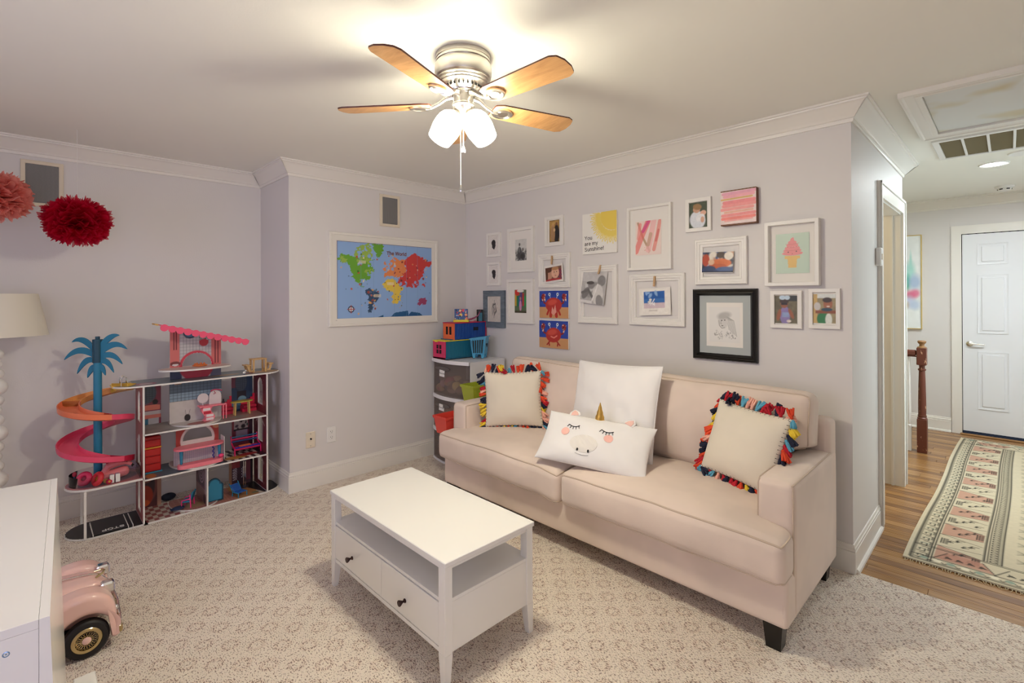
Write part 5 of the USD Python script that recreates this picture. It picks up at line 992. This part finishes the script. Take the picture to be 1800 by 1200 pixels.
def taper(x, y): return trimesh.convex.convex_hull(np.array([(x+a*.037, y+b*.037, .106) for a in (-1, 1) for b in (-1, 1)]+[(x+a*.028, y+b*.028, 0) for a in (-1, 1) for b in (-1, 1)]))
for x, y in ((SX0+.06, SY0+.045), (3.036, SY0+.045), (SX0+.06, -.155), (3.036, -.155)): part('leg', taper(x, y), BLACK, so, 'black tapered leg', smooth=False)

# ---------------------------------------------------------------- pillows
def pillow_surface(w, h, t, seed, pinch=.06, wr=.006):
    def f(u, v, side):
        x = u*w/2*(1-pinch*(1-v*v)); z = v*h/2*(1-pinch*(1-u*u))
        k = np.clip((1-np.abs(u)**2.6)*(1-np.abs(v)**2.6), 0, 1)**.55
        n = meshkit.fbm(np.stack([x*9, z*9, 0*x+side], -1), 3, seed)-.5
        n2 = meshkit.fbm(np.stack([(x+z)*14, (x-z)*6, 0*x+side+5], -1), 3, seed+3)-.5
        return np.stack([x, side*(t/2*k*(1+.12*n)+wr*n2*np.clip(k*2, 0, 1)*2), z], -1)
    return f
def pillow(w, h, t, seed, n=40, **k):
    f = pillow_surface(w, h, t, seed, **k); s = np.sin(np.linspace(-PI/2, PI/2, n+1)); U, Vv = np.meshgrid(s, s, indexing='ij'); V, F = [], []
    idx = np.arange((n+1)**2).reshape(n+1, n+1)
    for i, side in enumerate((-1, 1)):
        V.append(f(U, Vv, side).reshape(-1, 3)); b = idx+i*(n+1)**2; q = np.stack([b[:-1, :-1], b[1:, :-1], b[1:, 1:], b[:-1, 1:]], -1).reshape(-1, 4)
        if side > 0: q = q[:, ::-1]
        F.append(np.vstack([q[:, [0, 1, 2]], q[:, [0, 2, 3]]]))
    m = trimesh.Trimesh(np.vstack(V), np.vstack(F), process=False); m.merge_vertices(digits_vertex=6); m.fix_normals(); return m, f
COT = fabric('cream_cotton', C(232, 222, 204), 600., .0010, var=.03); WHT = fabric('white_cotton', C(240, 237, 236), 900., .0004, var=.02)
TAS = [plain(h_, .9) for h_ in ('c41e30', '1c2038', 'e8502c', '5ca4c0', 'eccb3c', 'eeb09c', 'b81a2c', '1c2038', 'dc4828')]
STITCH = pm('dark_stitch', C(44, 40, 52), .9)
def tassel(L, g):
    """A bundle of yarn hanging along -z from its knot at the origin."""
    ms = [ball(.008, (0, 0, -.006), (1, 1, 1.2), 1)]
    for k in range(11):
        a = g.uniform(0, 2*PI); r = g.uniform(.3, 1)*.021; l = L*g.uniform(.8, 1.05)
        ms.append(tube([(0, 0, -.004), (r*.5*math.cos(a), r*.5*math.sin(a), -l*.4), (r*math.cos(a), r*math.sin(a), -l)], [.005, .0068, .005], 5))
    return cat(*ms)
def tassel_pillow(label, loc, rz, rx, ry, w, h, seed, drop):
    p = thing('tassel_pillow', label, 'cushion', loc, rz, 'tasselled cushions', rx, ry)
    m, f = pillow(w, h, .15, seed); c = part('cover', m, COT, p, smooth=True)
    g = np.random.default_rng(seed); st = []
    for side in range(4):
        for e in np.linspace(-.93, .93, 18):
            u, v = ((e, 1), (1, e), (e, -1), (-1, e))[side]; ui, vi = (u*(.95 if side % 2 else 1), v*(.95 if side % 2 == 0 else 1))
            a, b = f(np.array(u*.999), np.array(v*.999), -1), f(np.array(ui), np.array(vi), -1); st.append(tube([a+(0, -.002, 0), b+(0, -.0015, 0)], .0011, 4))
    part('blanket_stitch', cat(*st), STITCH, c, kind='stuff')
    k = 0
    # gravity in the pillow's own frame
    R = T((0, 0, 0), rz, rx, ry)[:3, :3]; gdir = R.T @ np.array((0, 0, -1.))
    for side in range(4):
        for e in np.linspace(-.97, .97, 16):
            u, v = ((e, 1), (1, e), (-e, -1), (-1, -e))[side]; q = f(np.array(u), np.array(v), -1)
            out = np.array(((0, 0, 1), (1, 0, 0), (0, 0, -1), (-1, 0, 0))[side], float)
            dr = out*g.uniform(.55, 1.0)+gdir*(drop if side in (1, 3) else .15)+g.normal(0, .28, 3)+np.array((0, .25 if side == 2 else 0, 0)); dr /= np.linalg.norm(dr)
            B = trimesh.geometry.align_vectors((0, 0, -1), dr); B[:3, 3] = q+out*.001
            part('tassel', tm(tassel(g.uniform(.042, .062), g), B), TAS[int(g.integers(9))], p, smooth=True); k += 1
tassel_pillow('cream square cushion with bright tassels leaning on the left sofa arm', (1.235, -.582, .712), .60, -.10, -.05, .42, .39, 11, .6)
tassel_pillow('cream square cushion with bright tassels leaning on the right sofa arm', (2.795, -.525, .705), -.22, -.34, .08, .39, .37, 23, .9)
bp = thing('white_pillow', 'large plain white square pillow leaning on the sofa back', 'pillow', (2.015, -.505, .752), -.14, None, -.24, -.045)
m, f = pillow(.66, .56, .17, 31, pinch=.05, wr=.012); c = part('cover', m, WHT, bp, smooth=True)
part('edge_seam', tube([f(np.array(x), np.array(y), -1) for x, y in [(t, -1) for t in np.linspace(-1, .98, 30)]+[(1, t) for t in np.linspace(-1, .98, 30)]+[(-t, 1) for t in np.linspace(-1, .98, 30)]+[(-1, -t) for t in np.linspace(-1, .98, 30)]], .0028, 6, closed=True), WHT, c)
up = thing('unicorn_pillow', 'white unicorn face pillow with gold horn and pink cheeks', 'pillow', (2.083, -.785, .616), .312, None, -.74, .064)
m, f = pillow(.64, .305, .13, 41, pinch=.05, wr=.010); c = part('cover', m, WHT, up, smooth=True)
def on(x, z, lift=.002):
    u, v = x/.32, z/.1525; p = f(np.array(u), np.array(v), -1); return p+np.array((0, -lift, 0))
def patch(poly, lift=.0015):
    ms = trimesh.creation.extrude_polygon(poly, .001, engine='earcut'); v, fa = trimesh.remesh.subdivide_to_size(ms.vertices, ms.faces, .008)
    q = f(v[:, 0]/.32, v[:, 1]/.1525, -1); q[:, 1] -= lift+v[:, 2]; v = q; m = trimesh.Trimesh(v, fa, process=False); m.fix_normals(); return m
def oval(cx, cz, rx, rz_): return affinity.translate(affinity.scale(Point(0, 0).buffer(1, 24), rx, rz_), cx, cz)
part('snout', patch(oval(-.038, -.041, .085, .050)), pm('snout_grey', C(233, 228, 222), .9), up, 'pale grey snout')
for cx in (-.173, .097): part('cheek', patch(oval(cx, .016, .026, .024), .002), pm('cheek_pink', C(246, 192, 180), .9), up, 'pink cheek')
for cx in (-.066, .0): part('nostril', patch(oval(cx, -.081, .006, .008), .004), INK, up)
part('mouth', tube([on(x, -.100-.006*math.cos((x+.035)/.04*1.2), .003) for x in np.linspace(-.075, .005, 14)], .0010, 5), pm('grey_thread', C(150, 146, 146), .9), up)
for cx, cz in ((-.125, .062), (.080, .062)):
    li = [tube([on(cx+t, cz-.010+.010*(t/.032)**2, .0035) for t in np.linspace(-.034, .034, 14)], .0021, 5)]
    for t in (-.036, -.02, -.004, .012, .028): li.append(tube([on(cx+t, cz-.010+.010*(t/.032)**2, .0035), on(cx+t*1.25, cz-.027+.010*(t/.032)**2, .0035)], .0017, 5))
    part('closed_eye', cat(*li), INK, up)
hb_ = f(np.array(-.01), np.array(.97), -1); hz = trimesh.geometry.align_vectors((0, 0, 1), np.linalg.inv(T((0, 0, 0), .312, -.74, .064)[:3, :3]) @ np.array((.05, .0, 1.0))/1.0); hz[:3, 3] = hb_+np.array((0, .012, -.012))
horn = [(0, 0)]+[((.031*(1-t)+.002)*(1+.06*math.sin(t*26)), .115*t) for t in np.linspace(0, 1, 26)]+[(0, .117)]
part('horn', tm(lathe(horn, 24), hz), GOLD, up, 'shiny gold horn', smooth=40)
EARP = pm('ear_pink', C(244, 200, 190), .9)
for cx, tl in ((-.15, -.35), (.165, .45)):
    b = f(np.array(cx/.32), np.array(.93), -1); M = trimesh.transformations.translation_matrix(b+np.array((0, .006, -.01))) @ trimesh.transformations.rotation_matrix(-.45, (1, 0, 0)) @ trimesh.transformations.rotation_matrix(tl, (0, 1, 0))
    e = part('ear', tm(prism(Polygon([(-.035, 0), (-.028, .035), (0, .062), (.028, .035), (.035, 0)]).buffer(-.004).buffer(.004), .012), M), WHT, up)
    part('inner_ear', tm(prism(Polygon([(-.022, .002), (-.017, .030), (0, .050), (.017, .030), (.022, .002)]), .003, T((0, -.012, 0))), M), EARP, e, 'pink inner ear')
# ---------------------------------------------------------------- drawer tower in the corner, bins and the toys on it
tw = thing('drawer_tower', 'white three drawer storage tower with smoky clear drawers in the corner', 'drawer tower', (0, 0, 0))
TX0, TX1 = .055, .575
def bow(dy=0., x0=TX0, x1=TX1, yb=-.03, sag_=.055, yf=-.435): return Polygon([(x0, yb), (x0, yf+dy)]+[(x0+(x1-x0)*t, yf+dy-sag_*math.sin(PI*t)**.8) for t in np.linspace(.02, .98, 30)]+[(x1, yf+dy), (x1, yb)])
TWH = pm('tower_white', C(232, 230, 232), .35)
part('top', cat(slab(bow(-.006), .868, .890), slab(bow(-.012).difference(bow(.0)), .866, .896)), TWH, tw, smooth=25)
part('side_panel', bx(TX1-.006, -.43, 0, TX1, -.03, .87, .002), TWH, tw); part('side_panel', bx(TX0, -.43, 0, TX0+.006, -.03, .87, .002), TWH, tw); part('back_panel', bx(TX0, -.035, 0, TX1, -.03, .87), TWH, tw)
for z0, z1 in ((.0, .018), (.256, .288), (.548, .580)): part('rail', slab(bow(.0).difference(bow(.045).intersection(sbox(TX0+.01, -9, TX1-.01, -.05))), z0, z1), TWH, tw, smooth=25)
SMOKE = mat('smoky_plastic', {'t': ('transparent_bsdf', {'color': C(226, 220, 216)}), 'p': ('principled_bsdf', {'base_color': C(190, 178, 172), 'roughness': .25}), 'm': ('mix_closure', {'fac': .2})}, [('t.BSDF', 'm.closure1'), ('p.BSDF', 'm.closure2')], 'm.closure')
HAND = pm('recess_shade', C(96, 88, 84), .4)  # flat dark oval, shade of the grip recess put into its colour
PAPER = pm('label_paper', C(236, 234, 230), .7)
g = np.random.default_rng(5)
hues = [plain(h_, .6) for h_ in ('d89c74', 'e0788a', 'b09484', 'ecc898', '60607c', 'e8bccc', 'f0dc84', '8c6c5c')]
for k, (z0, z1) in enumerate(((.584, .864), (.292, .545), (.022, .252))):
    ring = bow(.002, TX0+.010, TX1-.010).difference(bow(.008, TX0+.014, TX1-.014, -.045))
    d = part('drawer', slab(ring.intersection(sbox(0, -1, 1, -.06)), z0, z1), SMOKE, tw, 'smoky clear drawer', smooth=25)
    yc = -.488
    part('handle', tm(prism(oval(0, 0, .105, .017), .006), T((.275, yc+.001, z1-.045), -.02)), HAND, d, 'dark oval for the shaded grip recess')
    part('drawer_bottom', bx(TX0+.014, -.43, z0, TX1-.014, -.06, z0+.006), SMOKE, d)
    for j in range(22):
        r = g.uniform(.03, .055); x, z = g.uniform(TX0+.07, TX1-.07), z0+.008+r*g.uniform(.9, 2.8); y = -.435-.055*math.sin(PI*(x-TX0)/(TX1-TX0))**.8+r+.014+(.08 if j % 3 == 0 else 0)
        part('packed_toy', ball(r, (x, y, z), (g.uniform(.8, 1.3), .9, g.uniform(.7, 1.0)), 2), hues[int(g.integers(8))], d)
    if k < 2:
        lb = part('label', tm(bx(-.035, -.001, -.028, .035, 0, .028), T((.27 if k == 0 else .262, -.4925, .778 if k == 0 else .482), .02, 0, .06)), PAPER, d, 'white paper label')
        if k == 0: pass
LM = [T((.27, -.4938, .773), .02, 0, .06), T((.262, -.4938, .476), .02, 0, .06)]
lettering('label_text', 'Baby Dolls', .0100, INK, tw, LM[0] @ T((-.032, 0, 0)), depth=.0005); lettering('label_text', 'Dress Up', .0105, INK, tw, LM[1] @ T((-.034, 0, 0)), depth=.0005)
def bin_(label, hexa, loc, rz):
    b = thing('toy_bin', label, 'bin', loc, rz); m_ = plain(hexa, .35)
    o_, i_ = [(-.075, -.09), (.075, -.09), (.075, .09), (-.075, .09)], None
    V = []; F = []
    for s_, z in ((.82, 0), (1., .115), (1.08, .115), (1.08, .135), (1.02, .135), (.97, .11), (.79, .006)):
        V += [(x*s_, y*s_, z) for x, y in o_]
    n = 7
    for i in range(n-1):
        for j in range(4): a, c_ = i*4+j, i*4+(j+1) % 4; F += [(a, c_, c_+4), (a, c_+4, a+4)]
    F += [(0, 2, 1), (0, 3, 2), (24, 25, 26), (24, 26, 27)]
    m = trimesh.Trimesh(V, F, process=False); m.fix_normals(); part('body', m, m_, b, smooth=20)
    part('rim', mitred(.166, .20, [(0, 0), (0, .006), (.008, .006), (.008, 0)]).apply_transform(T((0, 0, .130), 0, PI/2)), m_, b)
bin_('lime green plastic toy bin between the drawer tower and the sofa arm', 'a8b434', (.700, -.475, .603), 0)
bin_('red plastic toy bin low beside the left end of the sofa', 'e0483c', (.705, -.745, .405), 0)
for lab, x0, y0, x1, y1, h in (('plain white stand added out of sight under the lime green bin', .640, -.545, .765, -.38, .602), ('plain white stand added out of sight under the red bin', .725, -.795, .800, -.67, .404)):  # added stands, hidden by the sofa, to hold up the two bins
    rk = thing('added_stand', lab, 'added_stand', (x0, y0, 0)); w, d = x1-x0, y1-y0
    part('body', bx(0, 0, 0, w, d, h-.02, .004), TWH, rk); part('rim', bx(-.004, -.004, h-.022, w+.004, d+.004, h, .003), TWH, rk)
# toy houses on the tower
TZ = .897
def house(label, x0, x1, y0, y1, z0, z1, side, end, roof, win, tabs):
    h_ = thing('toy_house', label, 'toy house', (x0, y0, z0)); w, d, h = x1-x0, y1-y0, z1-z0
    part('body', bx(.004, .006, 0, w-.003, d, h, .002), side, h_)
    n = int(d/.016)
    for k in range(n): part('rib', bx(w-.004, .012+k*d/n, .006, w, .012+k*d/n+.008, h-.004), side, h_)
    e = part('end_wall', prism(sbox(0, 0, w, h).difference(shapely.union_all([sbox(*q) for q in win])), .006, T((0, .006, 0))), end, h_)
    part('window_dark', bx(w*.1, .005, h*.1, w*.9, .0062, h*.9), DARK, h_)
    part('roof', bx(-.004, -.004, h, w+.004, d+.004, h+.008, .002), roof, h_)
    return h_, w, d, h
wn = [(.045+.042*i, .045+.042*j, .08+.042*i, .08+.042*j) for i in (0, 1) for j in (0, 1)]
hh, w, d, h = house('teal toy container house with a pink windowed end and yellow roof edge', .12, .30, -.478, -.06, TZ, 1.050, plain('20708c'), plain('d02c60'), plain('e8d838'), wn, 0)
part('clasp', bx(.03, -.008, h-.008, .075, -.002, h+.008, .002), plain('e8d838'), hh); part('footing', bx(.0, .0, -.0005, w+.002, d, .014, .002), plain('1c6480'), hh)
hh, w, d, h = house('blue toy house with an orange end and crimson roof, on the teal one', .145, .305, -.385, -.012, 1.059, 1.203, plain('1c4c9c'), plain('e86c3c'), plain('c81c4c'), [(.035, .045, .07, .115), (.085, .045, .12, .115)], 0)
part('side_window', cat(bx(w-.001, .22, .075, w+.002, .245, .105), bx(w-.001, .25, .075, w+.002, .275, .105)), DARK, hh); part('corner_post', bx(w-.004, d-.012, 0, w+.004, d+.002, h), plain('b8304c'), hh); part('door_sill', bx(-.01, -.02, -.001, w*.9, 0, .006), plain('34587c'), hh)
SB = plain('4aa4cc', .4)
st = thing('toy_stall', 'light blue toy kiosk with barred front and heart cutout beside the teal house', 'toy house', (.400, -.175, TZ), .55)
P = Polygon([(-.055, .035), (.055, .035), (.072, .185), (-.072, .165)])
part('body', prism(P, .10, T((0, .05, 0))), SB, st)
part('opening_shade', prism(Polygon([(-.048, .045), (.045, .045), (.058, .165), (-.062, .152)]), .002, T((0, -.0505, 0))), pm('stall_inner_shade', C(30, 44, 52), .7), st)  # dark sheet on the solid body stands in for the shaded inside
for k in range(6): x = -.045+.018*k; part('bar', tube([(x, -.054, .042), (x*1.2, -.054, .165)], .0035, 6), SB, st)
part('roof', prism(Polygon([(-.082, .164), (.082, .186), (.082, .194), (-.082, .172)]), .116, T((0, .058, 0))), SB, st)
for x in (-.04, .04):
    for y_ in (-.035, .035): part('foot', trimesh.convex.convex_hull(np.array([(x+a*.016, y_+b*.012, .038) for a in (-1, 1) for b in (-1, 1)]+[(x+a*.009, y_+b*.008, 0) for a in (-1, 1) for b in (-1, 1)])), SB, st)
ht = Polygon([(0, -.022), (-.020, .002), (-.019, .012), (-.010, .016), (0, .008), (.010, .016), (.019, .012), (.020, .002)])
part('heart', tm(prism(ht, .003), T((.0655, 0, .115), PI/2, 0, 0) @ T((0, 0, 0), 0, -.11)), pm('stall_inner_shade', C(30, 44, 52), .7), st)  # dark heart patch stands in for the shade in the cutout
gb = thing('toy_puzzle', 'bright patterned toy panel standing on a yellow base on the crimson roof', 'toy', (.262, -.272, 1.2115), .72)
part('base', bx(-.07, -.022, 0, .07, .022, .022, .005), plain('ecd838', .4), gb); part('panel', bx(-.060, -.006, .020, .060, .006, .118, .002), plain('2c4c84'), gb)
a = Art(.116, .094, '3a5c94', .0022).speck(40, (0, 0, 1, 1), ['e88c6c', '1c1c30', 'f0c8a0', 'd84c5c', '2c2c54', '4c8cc0', 'eccc5c', 'e8e0dc'], (.03, .09), 12); show('panel_print', a, gb, T((0, -.0068, .069)))
bb_ = thing('toy_locker', 'narrow black and teal toy box standing by the wall on the crimson roof', 'toy', (.272, -.060, 1.2115), .78)
part('body', bx(-.028, -.02, 0, .028, .02, .108, .002), BLACK, bb_); part('door', bx(-.010, -.022, .0, .024, -.019, .080, .001), plain('247088'), bb_)
single('ribbon_toy', tube([(.30, -.225, 1.235), (.305, -.19, 1.238), (.305, -.15, 1.248), (.31, -.115, 1.268), (.312, -.10, 1.29), (.318, -.09, 1.315)], [.006, .009, .008, .006, .006, .002], 8), pm('ribbon_plum', C(150, 70, 100), .4), 'twisted plum pink toy ribbon rising between the patterned panel and the black box', 'toy')
single('toy_block', bx(.10, -.34, 1.2115-.001+.0, .13, -.30, 1.228, .002), plain('d86c9c'), 'small pink toy block at the left of the crimson roof', 'toy') if False else None

# ---------------------------------------------------------------- hallway: newel post, handrail, baluster, rug
RED_OAK = mat('worn_red_wood', {'t': ('texture_coordinate', {}), 'm': ('mapping', {'scale': (40., 40., 14.)}), 'n': ('noise_texture', {'scale': 1., 'detail': 4., 'roughness': .6}), 'r': ('rgb_ramp', {'ramp': [(.62, C(104, 54, 38)), (.66, C(196, 152, 120))]}), 'p': ('principled_bsdf', {'roughness': .35})},
    [('t.object', 'm.vector'), ('m.vector', 'n.vector'), ('n.fac', 'r.fac'), ('r.color', 'p.base_color')], 'p.BSDF')
nw = thing('newel_post', 'chipped dark red wooden newel post with handrail stub at the stair top', 'newel post', (3.153, 2.78, 0))
part('base_block', bx(-.036, -.036, 0, .036, .036, .305, .003), RED_OAK, nw)
part('shaft', lathe([(0, .30), (.034, .30), (.037, .312), (.030, .322), (.033, .332), (.029, .345), (.030, .40), (.027, .60), (.023, .735), (.022, .742), (.030, .752), (.030, .760), (.021, .768), (.022, .790), (.030, .80), (0, .80)], 28), RED_OAK, nw)
part('upper_block', bx(-.036, -.036, .798, .036, .036, .955, .004), RED_OAK, nw)
part('finial', lathe([(0, .95), (.036, .95), (.034, .962), (.020, .968), (.018, .985), (.030, 1.0), (.033, 1.012), (.026, 1.02), (0, 1.022)], 28), pm('worn_brass_wood', C(150, 110, 70), .4), nw)
hr = thing('handrail', 'dark red wooden handrail running from the newel post', 'handrail', (3.117, 2.78, .905))
part('rail', bx(-1.2, -.028, -.026, 0, .028, .026, .012), RED_OAK, hr); part('rail_foot', bx(-1.2, -.016, -.036, 0, .016, -.026), RED_OAK, hr)
bl = thing('baluster', 'slender white painted stair baluster left of the newel post', 'baluster', (3.058, 2.78, 0))
part('square_foot', bx(-.018, -.018, 0, .018, .018, .225, .002), TRIM, bl)
part('spindle', lathe([(0, .22), (.016, .22), (.021, .232), (.012, .246), (.017, .26), (.0165, .32), (.015, .55), (.011, .84), (.011, .87), (0, .87)], 20), TRIM, bl)

RW, RH = 1.16, 3.24
a = Art(RW, RH, 'cfc4a8', .0056); INKR, ROSE, SAGE = '2c2822', 'bc8874', '94a492'
def mr(pts): return [(x/RW, y/RH) for x, y in pts]
def LN(pts, wd=.006, c_=INKR, al=.95): a.line(mr(pts), wd*1.5, c_, al)
g = np.random.default_rng(9)
for lo in (0, 1):                               # both long sides, mirrored
    X = (lambda x: x) if lo == 0 else (lambda x: RW-x)
    for x, wd in ((.026, .006), (.036, .004), (.100, .005), (.112, .004)): LN([(X(x), .03), (X(x), RH-.03)], wd)
    y = .05
    while y < RH-.08:                           # hooked key border
        LN([(X(.045), y), (X(.078), y), (X(.078), y+.040), (X(.055), y+.040), (X(.055), y+.020)], .005); LN([(X(.092), y+.025), (X(.092), y+.068), (X(.062), y+.068)], .005); a.rect(*sum(mr([(min(X(.046), X(.09)), y+.036), (max(X(.046), X(.09)), y+.044)]), ()), SAGE, .5); y += .088
    y, k = .10, 0
    while y < RH-.2:                            # rosy and cream trapezoids with black figures
        q = .19
        if k % 2 == 0: a.poly(mr([(X(.118), y), (X(.30), y+.03), (X(.30), y+.14), (X(.118), y+.19)]), ROSE, .8)
        LN([(X(.118), y), (X(.30), y+.03)], .003); LN([(X(.118), y+.19), (X(.30), y+.14)], .003)
        for dx_ in (.0, .012, .024): LN([(X((.27 if k % 2 == 0 else .130)+dx_), y+.05), (X((.27 if k % 2 == 0 else .130)+dx_), y+.13)], .005)
        for s_ in range(4):
            x0, y0 = .155+.03*s_, y+.05+.035*((s_*7+k) % 3)
            a.poly(mr([(X(x0), y0), (X(x0+.035), y0+.008), (X(x0+.005), y0+.022)]), INKR, .85); LN([(X(x0+.01), y0), (X(x0+.012), y0+.03), (X(x0+.04), y0+.03)], .0045)
        y += q; k += 1
    for x, wd in ((.312, .006), (.326, .004), (.366, .004), (.380, .006)): LN([(X(x), .24), (X(x), RH-.24)], wd)
    y = .25
    while y < RH-.26: LN([(X(.337), y), (X(.357), y), (X(.357), y+.018), (X(.337), y+.018), (X(.337), y)], .0045); y += .034
for lo in (0, 1):
    Y = (lambda y: y) if lo == 0 else (lambda y: RH-y)
    for y, wd in ((.02, .005), (.032, .004), (.085, .005), (.225, .005), (.24, .004)): LN([(.03, Y(y)), (RW-.03, Y(y))], wd)
    x = .06
    while x < RW-.08: LN([(x, Y(.04)), (x+.025, Y(.075)), (x+.05, Y(.04))], .004); a.ell(x/RW+.02, Y(.06)/RH, .016, .005, SAGE if int(x*20) % 2 else 'e8e0c8', 0, .3); x += .055
    x, k = .12, 0
    while x < RW-.25:
        if k % 2 == 0: a.poly(mr([(x, Y(.09)), (x+.24, Y(.09)), (x+.19, Y(.20)), (x+.05, Y(.20))]), ROSE, .8)
        for s_ in range(4): a.poly(mr([(x+.04+.045*s_, Y(.12)), (x+.08+.045*s_, Y(.13)), (x+.05+.045*s_, Y(.155))]), INKR, .85)
        LN([(x, Y(.09)), (x+.05, Y(.20))], .004); LN([(x+.24, Y(.09)), (x+.19, Y(.20))], .004); x += .24; k += 1
y = .36
while y < RH-.34:
    for x in (.47, .55, .64, .72):
        s_ = 1 if x < .58 else -1
        for t in (-.03, -.012, .012, .03): LN([(x-.035*s_, y+t), (x, y)], .0028, INKR, .75)
        LN([(x+.004*s_, y-.024), (x+.02*s_, y-.024), (x+.02*s_, y+.024), (x+.004*s_, y+.024)], .0045, INKR, .85)
    y += .125
a.grain(.10, 60, 3)
rug = thing('runner_rug', 'cream and rose oriental runner rug with black figures on the hallway floor', 'rug', (0, 0, 0))
def rugwave(p):
    x, y = p[..., 0]+RW/2, p[..., 1]+RH/2; q = p.copy(); q[..., 0] = p[..., 0]-.007*np.sin(y*3.0+.3)*np.clip(1-x/RW, 0, 1)+.0; q[..., 2] = p[..., 2]+.0015*np.sin(y*9+x*4); return q
MR = T((3.305+RW/2+.03, .352+RH/2+.012, .0105), -.0202)
b0 = slab(sbox(-RW/2, -RH/2, RW/2, RH/2), 0, .006); v, fa = trimesh.remesh.subdivide_to_size(b0.vertices, b0.faces, .09); b0 = trimesh.Trimesh(rugwave(v), fa, process=False)
part('pile', tm(b0, MR @ T((0, 0, -.0085))), fabric('rug_wool', C(214, 204, 182), 500., .001), rug, smooth=20)
show('rug_pattern', a, rug, MR @ T((0, 0, -.0008)), flat=True, rough=.95, wavy=rugwave)
g = np.random.default_rng(4); fr = []
for k in range(90):
    for s_ in (-1, 1):
        x = -RW/2+RW*(k+.5)/90; fr.append(tube([(x, s_*RH/2, -.004), (x+g.uniform(-.006, .006), s_*(RH/2+.016), -.006), (x+g.uniform(-.012, .012), s_*(RH/2+g.uniform(.022, .030)), -.0075)], .0016, 4))
part('fringe', tm(cat(*fr), MR), fabric('rug_fringe', C(222, 208, 170), 500., .0005), rug, kind='stuff')
